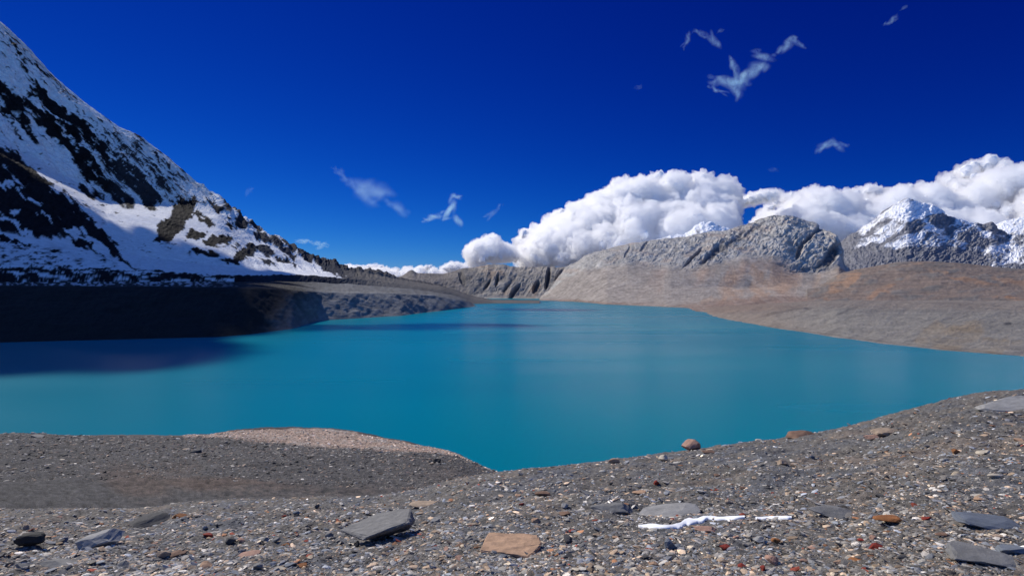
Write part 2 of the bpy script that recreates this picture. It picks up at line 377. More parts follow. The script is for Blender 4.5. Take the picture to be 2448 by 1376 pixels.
# ------------------------------------------------------------------ left: dark moraine terrace running out into the lake
def terrace():
    px = cols_range(-2600, -60, 1150, 1170, 3.2, 24)
    shore = [(-2600, 330), (-1500, 430), (-600, 590), (0, 692), (300, 735), (520, 770), (600, 820), (700, 930), (735, 1060), (760, 1170), (850, 1260), (960, 1385), (1060, 1700), (1110, 1950), (1135, 2080), (1160, 2250)]
    L = [dict(d=shore, z=[(-2600, -4), (1170, -4)]),
         dict(d=[(-2600, 480), (-1500, 580), (-600, 740), (0, 850), (600, 960), (700, 1120), (760, 1290), (850, 1380), (950, 1560), (1060, 1900), (1135, 2150), (1170, 2260)],
              y=[(-2600, 676), (0, 683), (450, 686), (620, 688), (700, 692), (760, 697), (850, 700), (950, 701), (1040, 706), (1100, 716), (1132, 731), (1145, 734), (1170, 740)]),
         dict(d=[(-2600, 800), (-600, 1000), (0, 1150), (600, 1350), (760, 1650), (900, 1850), (1060, 2080), (1135, 2200), (1170, 2280)],
              y=[(-2600, 668), (0, 674), (450, 673), (620, 672), (760, 674), (900, 683), (1000, 692), (1080, 704), (1120, 718), (1135, 728), (1145, 734), (1170, 740)]),
         dict(d=[(-2600, 1300), (-600, 1500), (0, 1600), (600, 1900), (760, 2150), (900, 2250), (1060, 2250), (1135, 2260), (1170, 2300)],
              z=[(-2600, 60), (0, 62), (600, 70), (760, 70), (900, 55), (1000, 30), (1100, 0), (1170, -10)])]
    S = Loft(px, L, [80, 30, 16])
    x, y, z, r, PX, PY = S.x, S.d, S.z, S.r, S.PX, S.py.copy()
    n = S.normals(); n *= np.where(n[..., 2:3] < 0, -1, 1)
    gul = ridged(PX/70 + PY/90, PY/260, octv=5, seed=51)
    nn = fbm(x/60, y/60, z/60, octv=6, seed=52)
    fine = fbm(PX/8, PY/8, octv=4, seed=53)
    face = sstep(0.02, 0.35, r)*(1 - sstep(0.85, 1.05, r))
    amp = S.d/F*(face*(3*gul + 3.5*nn) + 2.0*nn*sstep(0, .2, r) + .8*fine*sstep(0, .2, r)) * (1 - 0.6*sstep(1000, 1100, PX))
    V = np.stack([x, y, z], -1) + n*amp[..., None]
    c = np.ones(x.shape + (3,)) * np.array((0.013, 0.013, 0.013))  # near-black: dark rock with the terrace's cast shadow painted in
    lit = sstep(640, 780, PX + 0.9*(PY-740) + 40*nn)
    c = mixc(c, (0.165, 0.17, 0.175), lit)  # sunlit tip painted paler
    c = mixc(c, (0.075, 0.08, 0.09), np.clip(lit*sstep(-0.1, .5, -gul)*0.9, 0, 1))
    c = mixc(c, (0.24, 0.235, 0.22), lit*sstep(0.1, .6, fbm(PX/90, PY/9, octv=3, seed=56))*.7)
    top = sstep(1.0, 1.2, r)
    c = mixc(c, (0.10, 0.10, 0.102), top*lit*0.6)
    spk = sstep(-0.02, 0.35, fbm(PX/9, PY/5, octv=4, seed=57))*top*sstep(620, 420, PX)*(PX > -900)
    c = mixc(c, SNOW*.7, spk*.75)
    c = c*(1 + .35*fine)[..., None]
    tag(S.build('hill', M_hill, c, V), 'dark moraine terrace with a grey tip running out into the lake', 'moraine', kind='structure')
terrace()

# ------------------------------------------------------------------ centre: low hills and cliffs along the far shore
def centre():
    px = cols_range(840, 840, 1480, 1490, 2.6, 10)
    L = [dict(d=[(840, 3600), (1100, 3950), (1360, 3750), (1480, 3000)], z=[(840, -4), (1480, -4)]),
         dict(d=[(840, 3800), (1100, 4020), (1360, 3900), (1480, 3400)], y=[(840, 706), (1060, 706), (1150, 704), (1250, 700), (1360, 703), (1480, 700)]),
         dict(d=[(840, 4100), (1100, 4300), (1360, 4100), (1480, 3900)], y=[(840, 672), (950, 670), (1060, 668), (1120, 658), (1170, 650), (1230, 655), (1300, 662), (1360, 655), (1480, 640)]),
         dict(d=[(840, 4500), (1100, 4600), (1360, 4400), (1480, 4400)],
              y=[(840, 668), (885, 662), (935, 664), (962, 658), (975, 647), (985, 642), (996, 651), (1030, 652), (1060, 653), (1085, 646), (1110, 639), (1150, 637), (1178, 631), (1205, 631), (1225, 638), (1290, 637), (1335, 639), (1365, 634), (1400, 612), (1480, 600)]),
         dict(d=[(840, 5600), (1480, 5600)], z=[(840, 0), (1480, 0)])]
    S = Loft(px, L, [16, 40, 30, 10])
    x, y, z, r, PX, PY = S.x, S.d, S.z, S.r, S.PX, S.py.copy()
    n = S.normals(); n *= np.where(n[..., 2:3] < 0, -1, 1)
    cl = sstep(1085, 1160, PX)
    gul = ridged((PX + 0.55*PY)/26, PY/70, octv=4, seed=61)
    nn = fbm(x/110, y/110, z/110, octv=6, seed=62)
    fine = fbm(PX/5, PY/5, octv=4, seed=63)
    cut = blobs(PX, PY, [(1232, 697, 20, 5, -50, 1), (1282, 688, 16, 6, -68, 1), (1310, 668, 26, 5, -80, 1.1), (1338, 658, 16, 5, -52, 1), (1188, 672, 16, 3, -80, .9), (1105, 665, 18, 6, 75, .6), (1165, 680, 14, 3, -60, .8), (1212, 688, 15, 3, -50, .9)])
    face = sstep(0.3, 0.8, r)*(1-sstep(2.8, 3.05, r))
    amp = S.d/F*(face*(cl*6*gul + 3.5*nn + 1.2*fine) - 9*cut)*(1-0.6*sstep(2.8, 3, r))
    V = np.stack([x, y, z], -1) + n*amp[..., None]
    c = np.ones(x.shape + (3,)) * np.array((0.15, 0.135, 0.125))
    c = mixc(c, (0.24, 0.22, 0.195), cl*sstep(-.3, .5, gul))
    c = mixc(c, (0.30, 0.21, 0.14), cl*blobs(PX, PY, [(1180, 655, 40, 14, 20, .6), (1275, 700, 26, 10, -50, .8), (1200, 700, 26, 8, 0, .5)])*sstep(-.3, .4, nn))
    c = mixc(c, (0.09, 0.09, 0.095), blobs(PX, PY, [(1130, 672, 38, 26, 60, .9), (985, 648, 12, 8, 0, .9)])*sstep(-.5, .3, fine))
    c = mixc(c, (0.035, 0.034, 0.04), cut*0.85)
    c = c*(1 + .3*fine + .2*nn)[..., None]
    c = c*1.2
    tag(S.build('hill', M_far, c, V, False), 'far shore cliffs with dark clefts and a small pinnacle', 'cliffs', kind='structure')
centre()

# ------------------------------------------------------------------ right: the broad rocky hill with its tilted cliffs
def rocky_hill():
    px = cols_range(1290, 1290, 2120, 2140, 2.4, 10)
    base_y = [(1290, 716), (1350, 718), (1450, 728), (1600, 740), (1700, 730), (1800, 715), (2140, 712)]
    base_d = [(1290, 3300), (1350, 3100), (1450, 2400), (1600, 2000), (1700, 1950), (1800, 2100), (2140, 2200)]
    L = [dict(d=[(1290, 3150), (1350, 2800), (1450, 2050), (1600, 1425), (1700, 1300), (1800, 1400), (2140, 1500)], z=[(1290, -4), (2140, -4)]),
         dict(d=base_d, y=base_y),
         dict(d=[(1290, 3500), (1450, 2800), (1600, 2600), (1800, 2700), (2140, 2700)], y=[(1290, 715), (1320, 708), (1360, 698), (1450, 692), (1600, 688), (1800, 686), (1950, 684), (2140, 690)]),
         dict(d=[(1290, 3700), (1450, 3200), (1600, 3000), (1800, 3050), (2140, 3050)],
              y=[(1290, 714), (1315, 698), (1335, 680), (1400, 648), (1500, 636), (1580, 650), (1650, 648), (1720, 632), (1780, 622), (1850, 628), (1905, 650), (1950, 655), (1985, 648), (2005, 640), (2030, 655), (2140, 670)]),
         dict(d=[(1290, 3900), (1450, 3500), (1600, 3500), (1800, 3600), (1990, 3300), (2140, 3300)],
              y=[(1290, 713), (1312, 694), (1335, 668), (1355, 648), (1400, 622), (1480, 605), (1600, 600), (1700, 585), (1800, 562), (1880, 556), (1960, 580), (1990, 590), (2008, 600), (2018, 640), (2050, 658), (2140, 672)]),
         dict(d=[(1290, 4100), (1450, 4050), (1600, 4150), (1800, 4200), (1960, 3900), (2000, 3500), (2140, 3500)],
              y=[(1290, 713), (1310, 693), (1335, 662), (1352, 640), (1372, 628), (1400, 610), (1440, 597), (1490, 584), (1560, 573), (1640, 565), (1700, 553), (1752, 548), (1800, 533), (1835, 519), (1862, 514), (1895, 515), (1925, 527), (1955, 534), (1962, 548), (1992, 556), (2000, 566), (2009, 590), (2016, 628), (2040, 655), (2140, 675)]),
         dict(d=[(1290, 5200), (2140, 4700)], z=[(1290, -10), (1340, 40), (2140, 50)])]
    S = Loft(px, L, [22, 34, 40, 44, 60, 10])
    x, y, z, r, PX, PY = S.x, S.d, S.z, S.r, S.PX, S.py.copy()
    n = S.normals(); n *= np.where(n[..., 2:3] < 0, -1, 1)
    # bedding planes dip up to the right: narrow ribs along that line
    al = PX*0.80 - PY*0.60; ac = PX*0.60 + PY*0.80
    wrp = 10*fbm(PX/60, PY/60, octv=3, seed=70)
    bed = ridged(al/90, (ac+wrp)/17, octv=5, seed=71)
    bed2 = ridged(PX/120, (PY+wrp)/11, octv=4, seed=72)
    nn = fbm(x/90, y/90, z/90, octv=6, seed=73); big = fbm(x/420, y/420, z/420, octv=3, seed=79)
    fine = fbm(PX/5, PY/4, octv=4, seed=74)
    gulv = ridged(PX/34, PY/200, octv=4, seed=75)
    crag = np.clip(blobs(PX, PY, [(1860, 560, 110, 46, 5, 1.2), (1740, 590, 110, 26, -32, 1.1), (1960, 600, 56, 46, -40, 1.3), (1640, 590, 60, 14, -30, .7), (1560, 600, 70, 14, -25, .45), (1930, 640, 70, 16, -10, 1)]), 0, 1)
    crag = crag*sstep(2.6, 3.2, r)
    hard = sstep(2.9, 3.4, r)
    cut = blobs(PX, PY, [(1700, 612, 50, 7, -45, 1), (1655, 618, 34, 4, -48, .9), (1735, 590, 60, 5, -38, .8), (1790, 560, 50, 4, -35, .6),
                         (1938, 566, 34, 5, -42, .9), (1912, 598, 22, 6, -70, .9), (1985, 615, 34, 13, -58, 1.2), (1955, 640, 44, 7, -30, 1), (1920, 648, 30, 5, -12, .8), (1540, 588, 16, 3, -50, .5), (1500, 602, 14, 3, -60, .5)])
    amp = S.d/F*(crag*(3.0*bed + 1.6*bed2 + 4*nn + 1.1*ridged(al/24, ac/6, octv=3, seed=90)) + hard*(2.6*nn + 1.5*bed + 1.1*fine) + 1.2*nn + 4*big*sstep(1, 2, r)*(1-sstep(4.5, 5, r)) + (1-hard)*sstep(.6, 1.4, r)*.7*gulv - 7*cut*hard)
    q = (ac + 2.6*wrp)/14 + .9*nn; st = q - np.floor(q)
    q2 = (PY*.97 + PX*.10 + 1.6*wrp)/8.5 + .8*nn; st2 = q2 - np.floor(q2)
    amp = amp + S.d/F*crag*(1.9*(st**2 - .4) + 1.1*(st2**3 - .3)) + S.d/F*hard*(1-crag)*.7*(st**3 - .3)
    amp *= sstep(0, .5, r)*(1 - 0.30*sstep(4.8, 5, r))
    V = np.stack([x, y, z], -1) + n*amp[..., None]
    c = np.ones(x.shape + (3,)) * np.array((0.235, 0.205, 0.18))
    gfan = fbm((PX+PY*.4)/60, PY/130, octv=4, seed=76)
    c = mixc(c, (0.27, 0.19, 0.145), (1-hard)*sstep(-.1, .6, gfan)*sstep(1480, 1680, PX)*.9)
    c = mixc(c, (0.31, 0.20, 0.13), (1-hard)*.8*blobs(PX + 22*fbm(PX/30, PY/30, octv=3, seed=66), PY + 14*fbm(PX/26, PY/26, octv=3, seed=67), [(1740, 680, 26, 34, 20, .6), (1815, 672, 16, 50, -8, .75), (1900, 668, 80, 22, -12, .55), (1975, 670, 60, 26, -40, .7), (1720, 712, 70, 7, -18, .8), (1780, 715, 80, 6, -8, .6)])*sstep(-.6, .3, gfan))
    c = mixc(c, (0.17, 0.115, 0.09), (1-sstep(1.0, 1.3, r + .15*nn))*.75)
    c = mixc(c, (0.12, 0.085, 0.07), blobs(PX, PY, [(1620, 741, 200, 4, 4, .7), (1790, 727, 90, 3, -10, .6), (1420, 724, 60, 3, 6, .6)])*.8)
    c = mixc(c, (0.215, 0.205, 0.19), hard)
    c = mixc(c, (0.235, 0.225, 0.21), crag*.75)
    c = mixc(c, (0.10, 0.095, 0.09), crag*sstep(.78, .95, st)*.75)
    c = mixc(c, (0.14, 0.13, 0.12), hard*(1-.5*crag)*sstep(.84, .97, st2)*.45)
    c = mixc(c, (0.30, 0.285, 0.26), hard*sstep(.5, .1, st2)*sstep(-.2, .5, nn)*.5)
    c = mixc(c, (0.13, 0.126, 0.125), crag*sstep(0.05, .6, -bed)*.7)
    c = mixc(c, (0.22, 0.165, 0.13), hard*sstep(.1, .6, fbm(PX/50, PY/12, octv=3, seed=77))*.5)
    c = mixc(c, (0.05, 0.048, 0.052), cut*hard*0.8)  # dark gullies; the cliff's unlit right end is painted in with them
    c = mixc(c, (0.15, 0.145, 0.14), hard*sstep(1700, 1500, PX)*sstep(.0, .5, fbm(PX/22, PY/16, octv=4, seed=78))*.6)
    c = c*(1 + .28*fine + .18*nn)[..., None]
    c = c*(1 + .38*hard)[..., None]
    fan = fbm((PX*.55 - PY*.8)/7, (PX*.8 + PY*.55)/120, octv=4, seed=68)
    c = mixc(c, (0.36, 0.32, 0.28), (1-hard)*sstep(0, .6, fan)*.2)
    c = c*1.32
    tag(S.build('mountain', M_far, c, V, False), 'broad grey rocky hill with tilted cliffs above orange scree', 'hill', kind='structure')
rocky_hill()

# ------------------------------------------------------------------ right: brown slopes behind the near terrace
def brown_slopes():
    px = cols_range(1930, 1930, 2560, 5200, 3.2, 30)
    L = [dict(d=[(1930, 1700), (2448, 1500), (3200, 1200), (5200, 1000)], z=[(1930, -6), (5200, -6)]),
         dict(d=[(1930, 2050), (2448, 1900), (3200, 1700), (5200, 1500)], y=[(1930, 715), (2200, 714), (2448, 717), (5200, 712)]),
         dict(d=[(1930, 2500), (2448, 2300), (3200, 2100), (5200, 1900)], y=[(1930, 690), (2050, 674), (2250, 668), (2448, 684), (3200, 600), (5200, 300)]),
         dict(d=[(1930, 2900), (2448, 2800), (3200, 2600), (5200, 2400)],
              y=[(1930, 700), (1975, 672), (2010, 650), (2080, 636), (2150, 624), (2210, 622), (2300, 627), (2380, 636), (2448, 642), (2600, 620), (3200, 420), (5200, -100)]),
         dict(d=[(1930, 3900), (5200, 3900)], z=[(1930, 40), (5200, 300)])]
    S = Loft(px, L, [16, 30, 44, 12])
    x, y, z, r, PX, PY = S.x, S.d, S.z, S.r, S.PX, S.py.copy()
    n = S.normals(); n *= np.where(n[..., 2:3] < 0, -1, 1)
    nn = fbm(x/130, y/130, z/130, octv=6, seed=81); fine = fbm(PX/6, PY/5, octv=4, seed=82)
    swirl = fbm((PX - PY*1.2)/60, (PY+PX*.25)/14, octv=4, seed=83)
    amp = S.d/F*(4*nn + .8*fine + 1.5*swirl)*sstep(0, .6, r)*(1 - .5*sstep(2.8, 3, r))
    V = np.stack([x, y, z], -1) + n*amp[..., None]
    c = np.ones(x.shape + (3,)) * np.array((0.175, 0.135, 0.11))
    c = mixc(c, (0.15, 0.135, 0.122), sstep(-.1, .5, swirl)*.9)
    c = mixc(c, (0.29, 0.165, 0.095), 1.0*blobs(PX + 26*fbm(PX/30, PY/20, octv=3, seed=86), PY + 8*fbm(PX/26, PY/18, octv=3, seed=87), [(2260, 655, 90, 6, 20, .7), (2330, 672, 70, 6, 12, .6), (2120, 690, 60, 9, -25, .6), (2430, 715, 40, 7, 0, 1), (2010, 680, 50, 16, -45, .7), (2420, 672, 50, 6, 10, .5)])*sstep(-.5, .4, swirl + nn))
    c = mixc(c, (0.10, 0.10, 0.098), blobs(PX, PY, [(2200, 700, 60, 8, -15, .7), (2230, 640, 60, 10, 0, .5), (2330, 716, 190, 3, 0, .7)])*sstep(-.4, .4, nn))
    c = c*(1 + .25*fine)[..., None]
    tr = fbm(PX/150, (PY + PX*.03)/2.2, octv=3, seed=88)
    c = c*(1 + .22*tr)[..., None]*1.22
    tag(S.build('hill', M_hill, c, V), 'low brown and rust scree slopes under the snowy peak on the right', 'hill', kind='structure')
brown_slopes()

# ------------------------------------------------------------------ right: near shore terrace
def near_terrace():
    px = cols_range(1600, 1600, 2560, 6000, 3.2, 30)
    L = [dict(d=[(1600, 1900), (1700, 1320), (1750, 1150), (1850, 930), (2000, 737), (2100, 652), (2250, 570), (2448, 514), (2800, 470), (3500, 430), (6000, 380)], z=[(1600, -5), (6000, -5)]),
         dict(d=[(1600, 1950), (1700, 1400), (1750, 1260), (1850, 1080), (2000, 950), (2100, 900), (2250, 850), (2448, 800), (6000, 600)],
              y=[(1600, 760), (1700, 756), (1760, 752), (1830, 750), (1900, 746), (2000, 744), (2100, 748), (2250, 752), (2448, 756), (6000, 760)]),
         dict(d=[(1600, 2000), (1700, 1600), (1750, 1500), (1850, 1400), (2000, 1350), (2448, 1200), (6000, 1000)],
              y=[(1600, 752), (1700, 742), (1760, 736), (1820, 732), (1900, 728), (1960, 724), (2050, 722), (2250, 724), (2448, 727), (6000, 730)]),
         dict(d=[(1600, 2200), (2000, 2000), (2448, 1900), (6000, 1500)], z=[(1600, 2), (1750, 8), (2000, 22), (2448, 24), (6000, 24)])]
    S = Loft(px, L, [70, 50, 12])
    x, y, z, r, PX, PY = S.x, S.d, S.z, S.r, S.PX, S.py.copy()
    n = S.normals(); n *= np.where(n[..., 2:3] < 0, -1, 1)
    nn = fbm(x/70, y/70, z/70, octv=6, seed=91); fine = fbm(PX/5, PY/4, octv=4, seed=92)
    run = ridged((PX*.55 + PY*1.3)/32, (PX - PY*.4)/210, octv=4, seed=93)
    amp = S.d/F*(4.0*nn + 2.2*run + .7*fine)*sstep(0, .35, r)*(1 - 0.5*sstep(1.8, 2, r))
    V = np.stack([x, y, z], -1) + n*amp[..., None]
    c = np.ones(x.shape + (3,)) * np.array((0.185, 0.17, 0.152))
    c = mixc(c, (0.125, 0.118, 0.11), sstep(0, .5, nn)*.6)
    c = mixc(c, (0.225, 0.21, 0.185), sstep(.1, .6, run)*.5)
    c = mixc(c, (0.25, 0.185, 0.115), blobs(PX + 24*fbm(PX/30, PY/30, octv=3, seed=97), PY + 14*fbm(PX/26, PY/26, octv=3, seed=98), [(2290, 810, 60, 34, -20, .6), (2380, 830, 60, 16, -5, .5), (2230, 795, 40, 18, -40, .4)])*sstep(-.4, .4, nn))
    c = mixc(c, (0.075, 0.072, 0.072), blobs(PX, PY, [(1860, 748, 70, 5, -14, .9), (2410, 777, 10, 4, 0, 1), (1960, 775, 110, 3, -26, .5), (2340, 728, 150, 3, 2, .6), (1890, 738, 50, 4, 0, .7)])*sstep(-.5, .2, nn))
    c = mixc(c, (0.22, 0.15, 0.10), sstep(.16, .0, r)*.5)
    c = c*(1 + .25*fine)[..., None]
    c = mixc(c, (0.20, 0.155, 0.125), .65*sstep(2000, 1780, PX + 40*nn) + .4*sstep(1.0, 1.6, r))
    lin = fbm(PX/200, (PY - PX*.13)/2.4, octv=3, seed=96)*sstep(.6, .05, r)
    c = c*(1 + .4*lin)[..., None]*1.12
    tag(S.build('hill', M_hill, c, V), 'low grey gravel terrace along the right shore of the lake', 'hill', kind='structure')
near_terrace()

# ------------------------------------------------------------------ right: snowy peaks behind
def peak(px0, px1, crest, dc, db, yb, seed, label, rockmask, snowbias, step=2.4, relief=1.0):
    px = cols_range(px0, px0, min(px1, 2560), px1, step, 24)
    mid = [(p, yb*.5 + y*.5 + 4) for p, y in crest]
    L = [dict(d=[(px0, db-500), (px1, db-500)], z=[(px0, 0), (px1, 0)]),
         dict(d=[(px0, db), (px1, db)], y=[(px0, yb), (px1, yb)]),
         dict(d=[(px0, (db+dc)/2), (px1, (db+dc)/2)], y=mid),
         dict(d=[(px0, dc), (px1, dc)], y=crest),
         dict(d=[(px0, dc+1800), (px1, dc+1800)], z=[(px0, 0), (px1, 0)])]
    S = Loft(px, L, [8, 44, 56, 12])
    x, y, z, r, PX, PY = S.x, S.d, S.z, S.r, S.PX, S.py.copy()
    n = S.normals(); n *= np.where(n[..., 2:3] < 0, -1, 1)
    sc = dc/6000
    nn = fbm(x/260/sc, y/260/sc, z/260/sc, octv=6, seed=seed)
    al = PX*0.85 - PY*0.5; ac = PX*0.5 + PY*0.85
    rib = ridged(al/80, (ac + 12*nn)/20, octv=5, seed=seed+1)
    rib2 = ridged(PX/26, PY/60, octv=5, seed=seed+4)
    fine = fbm(PX/5, PY/4, octv=4, seed=seed+2)
    amp = relief*S.d/F*(4*rib + 3*rib2 + 4*nn + 2.0*fine)*sstep(0.6, 1.2, r)*(1 - .25*sstep(2.8, 3, r))
    amp = amp + relief*S.d/F*3.5*ridged(al/40, (ac+6*nn)/9, octv=4, seed=seed+9)*sstep(.6, 1.2, r)
    V = np.stack([x, y, z], -1) + n*amp[..., None]
    bare = blobs(PX, PY, rockmask) if rockmask else np.zeros_like(PX)
    b = bare + snowbias(PX, PY) + .35*fine - .45*rib + .25*nn + .75*ridged(al/70, (ac + 9*nn)/8, octv=4, seed=seed+7)
    m = sstep(-.1, .35, b)
    c = mixc(np.ones(x.shape + (3,))*SNOW, (0.20, 0.20, 0.215), m)
    c = c*(1 + .2*fine)[..., None]
    tag(S.build('mountain', M_far, c, V, False), label, 'mountain', kind='structure')

peak(1940, 3600, [(1940, 640), (1985, 612), (2020, 572), (2050, 553), (2085, 530), (2110, 510), (2135, 492), (2155, 480), (2170, 472), (2183, 482), (2215, 488), (2245, 500), (2262, 517), (2290, 522), (2320, 533), (2352, 536), (2372, 533), (2385, 548), (2410, 562), (2448, 548), (2600, 500), (3000, 560), (3600, 640)],
     6000, 4300, 660, 101, 'snow dusted rocky peak behind the brown slopes on the right',
     [(2010, 590, 60, 22, -35, .9), (2130, 495, 30, 5, -40, .9), (2185, 545, 26, 14, -20, .8), (2245, 530, 34, 16, 10, .9), (2130, 575, 90, 10, -25, .5), (2300, 560, 60, 20, 20, .5), (2370, 545, 40, 14, 20, .9), (2200, 620, 180, 22, 0, .9), (2060, 620, 90, 20, -10, .8), (2110, 540, 50, 8, -35, .5)],
     lambda X, Y: -0.22 + 0.38*sstep(560, 625, Y + .12*(X-2200)) - 0.45*blobs(X, Y, [(2190, 512, 60, 24, 0, 1), (2400, 610, 60, 26, 0, .9), (2150, 590, 60, 10, -22, .6)]))
peak(1480, 1850, [(1480, 600), (1560, 578), (1600, 568), (1640, 562), (1662, 545), (1680, 534), (1700, 531), (1716, 540), (1735, 546), (1760, 560), (1850, 600)],
     9500, 7500, 640, 131, 'small white snow summit showing above the long grey ridge', [(1712, 541, 10, 5, 30, .5), (1672, 556, 8, 6, -50, .5)], lambda X, Y: -0.6 + 0*X, relief=1.0)
peak(2300, 4200, [(2300, 600), (2360, 545), (2400, 528), (2448, 517), (2600, 480), (3000, 430), (4200, 600)],
     9800, 7500, 640, 151, 'distant white snow slope at the right edge behind the peak', [(2440, 540, 20, 18, 0, .6)], lambda X, Y: -0.75 + 0*X, relief=.5)

# ------------------------------------------------------------------ near left: gravel spit and scree running down to the water
class Surf: pass
def spit():
    px = cols_range(-2600, -80, 1400, 1800, 2.6, 30)
    L = [dict(d=[(-2600, 300), (0, 266), (430, 262), (500, 264), (550, 271), (640, 277), (750, 277), (850, 270), (950, 255), (1050, 241), (1100, 231), (1150, 216), (1190, 207), (1300, 190), (1800, 150)], z=[(-2600, -2.5), (1800, -2.5)]),
         dict(d=[(-2600, 292), (0, 256), (430, 256), (500, 258), (550, 265), (640, 271), (750, 271), (850, 264), (950, 249), (1050, 235), (1100, 226), (1150, 211), (1190, 203), (1300, 186), (1800, 146)], z=[(-2600, .35), (1800, .35)]),
         dict(d=[(-2600, 240), (0, 236), (450, 233), (550, 226), (700, 216), (900, 206), (1000, 203), (1090, 199), (1150, 190), (1190, 182), (1300, 170), (1800, 130)],
              y=[(-2600, 1040), (0, 1037), (300, 1041), (470, 1043), (540, 1047), (700, 1062), (900, 1075), (1000, 1080), (1090, 1087), (1150, 1113), (1190, 1130), (1300, 1150), (1800, 1200)]),
         dict(d=[(-2600, 110), (0, 120), (600, 112), (1100, 110), (1800, 90)], y=[(-2600, 1150), (0, 1160), (600, 1168), (1100, 1190), (1800, 1300)]),
         dict(d=[(-2600, 30), (0, 34), (600, 34), (1100, 34), (1800, 30)], z=[(-2600, 42), (0, 45), (600, 43), (1100, 41), (1800, 40)])]
    S = Loft(px, L, [8, 40, 110, 40])
    x, y, z, r, PX, PY = S.x, S.d, S.z, S.r, S.PX, S.py.copy()
    nn = fbm(x/9, y/9, octv=6, seed=201); big = fbm(x/45, y/45, octv=4, seed=202); fine = fbm(x/1.2, y/1.8, octv=4, seed=203)
    S.z = z + (0.55*nn + .8*big*sstep(1.2, 2.2, r) + .22*fine)*sstep(0, .7, r)
    c = np.ones(x.shape + (3,)) * np.array((0.118, 0.112, 0.108))
    beach = sstep(2.04, 1.94, r + 0.02*nn)*sstep(430, 520, PX)
    c = mixc(c, (0.40, 0.29, 0.225), beach*.85)
    c = mixc(c, (0.30, 0.27, 0.24), beach*sstep(0, .5, nn)*.8)
    c = mixc(c, (0.17, 0.115, 0.085), (1-beach)*np.clip(blobs(PX, PY, [(320, 1150, 90, 40, 20, .7), (600, 1165, 260, 20, 3, .7), (950, 1150, 160, 24, -8, .5), (420, 1120, 60, 20, 0, .3)]) , 0, 1)*sstep(-.5, .3, big + .4*fine)*.9)
    c = mixc(c, (0.075, 0.075, 0.08), (1-beach)*sstep(500, 150, PX)*.35)
    c = mixc(c, (0.03, 0.03, 0.035), sstep(1.16, 1.08, r + .06*nn)*.9)
    c = .76*c*(1 + .8*fine + .25*nn)[..., None]
    c = c*(1 + .35*beach)[..., None]
    tag(S.build('slope', M_spit, c, np.stack([S.x, S.d, S.z], -1)), 'dark grey scree slope ending in a tan beach on the left', 'scree slope', kind='structure')
    return S
SP = spit()

# ------------------------------------------------------------------ foreground slope the camera stands on
EYE = 1.6
kf = P([(-3000, 1240), (0, 1216), (200, 1216), (350, 1212), (450, 1200), (600, 1190), (750, 1186), (900, 1184), (1000, 1170), (1080, 1150), (1130, 1137), (1190, 1127), (1300, 1115), (1400, 1106), (1500, 1096), (1600, 1084), (1700, 1071), (1800, 1052), (1900, 1040), (1980, 1028), (2050, 1012), (2150, 984), (2250, 955), (2350, 938), (2448, 930), (2700, 900), (3400, 830), (6000, 800)])
tf = P([(-3000, 24), (0, 24), (600, 22), (1190, 18), (1700, 21), (2448, 27), (6000, 30)])
def near_z(x, y):
    u = x/y; px = CX + F*u
    tc = tf(px); k = (HY - kf(px))/F
    g = k + EYE/tc
    base = CAMZ - EYE + g*y
    over = np.maximum(y - tc, 0)
    base = base - 0.30*over*over/(over+3)*1.6
    rel = sstep(2.0, 5.0, y)
    und = (0.16*fbm(x/2.6, y/2.6, octv=4, seed=301) + 0.075*fbm(x/.6, y/.6, octv=3, seed=302))*rel*(0.5 + y/20)
    und *= 1 - 0.7*np.exp(-((y-tc)/2.5)**2)
    return base + und
def near_slope():
    px = cols_range(-3000, -160, 2620, 6000, 3.4, 26)
    t = np.concatenate([[1.0, 1.6], np.geomspace(2.2, 62, 460)])
    U = (px - CX)/F
    TT, UU = np.meshgrid(t, U, indexing='ij')
    X, Y = UU*TT, TT
    Z = near_z(X, Y)
    vis = 0.016*np.minimum(Y, 14)/8
    Z = Z + vis*fbm(X/.12, Y/.12, octv=3, seed=305)
    c = np.ones(X.shape + (3,))*np.array((0.15, 0.138, 0.122))
    n1 = fbm(X/1.6, Y/1.6, octv=4, seed=306); n2 = fbm(X/.15, Y/.15, octv=3, seed=307)
    c = mixc(c, (0.13, 0.135, 0.145), sstep(-.1, .5, n1)*.8)
    c = mixc(c, (0.22, 0.175, 0.14), sstep(.1, .6, -n1)*.6)
    c = c*(1 + .6*n2)[..., None]
    V = np.stack([X, Y, Z], -1)
    o = make_mesh('ground_slope', V.reshape(-1, 3), grid_faces(len(t), len(px)), M_near, c)
    tag(o, 'stony foreground slope covered in grey gravel', 'slope', kind='structure')
near_slope()

def near_hit(px, py):
    """where the line of sight through a photo point meets the foreground slope"""
    u = (px-CX)/F; v = (HY-py)/F
    t = np.linspace(3, 45, 4000)
    z = near_z(u*t, t)
    k = np.argmax(CAMZ + v*t <= z)
    if k == 0: k = int(np.argmin(CAMZ + v*t - z))
    tt = t[k]
    return Vector((u*tt, tt, float(z[k]))), tt
def spit_hit(px, py):
    j = int(np.argmin(np.abs(SP.px - px))); pyc = SP.py[:, j]
    k = int(np.argmin(np.abs(pyc - py)))
    return Vector((float(SP.x[k, j]), float(SP.d[k, j]), float(SP.z[k, j]))), float(SP.d[k, j])

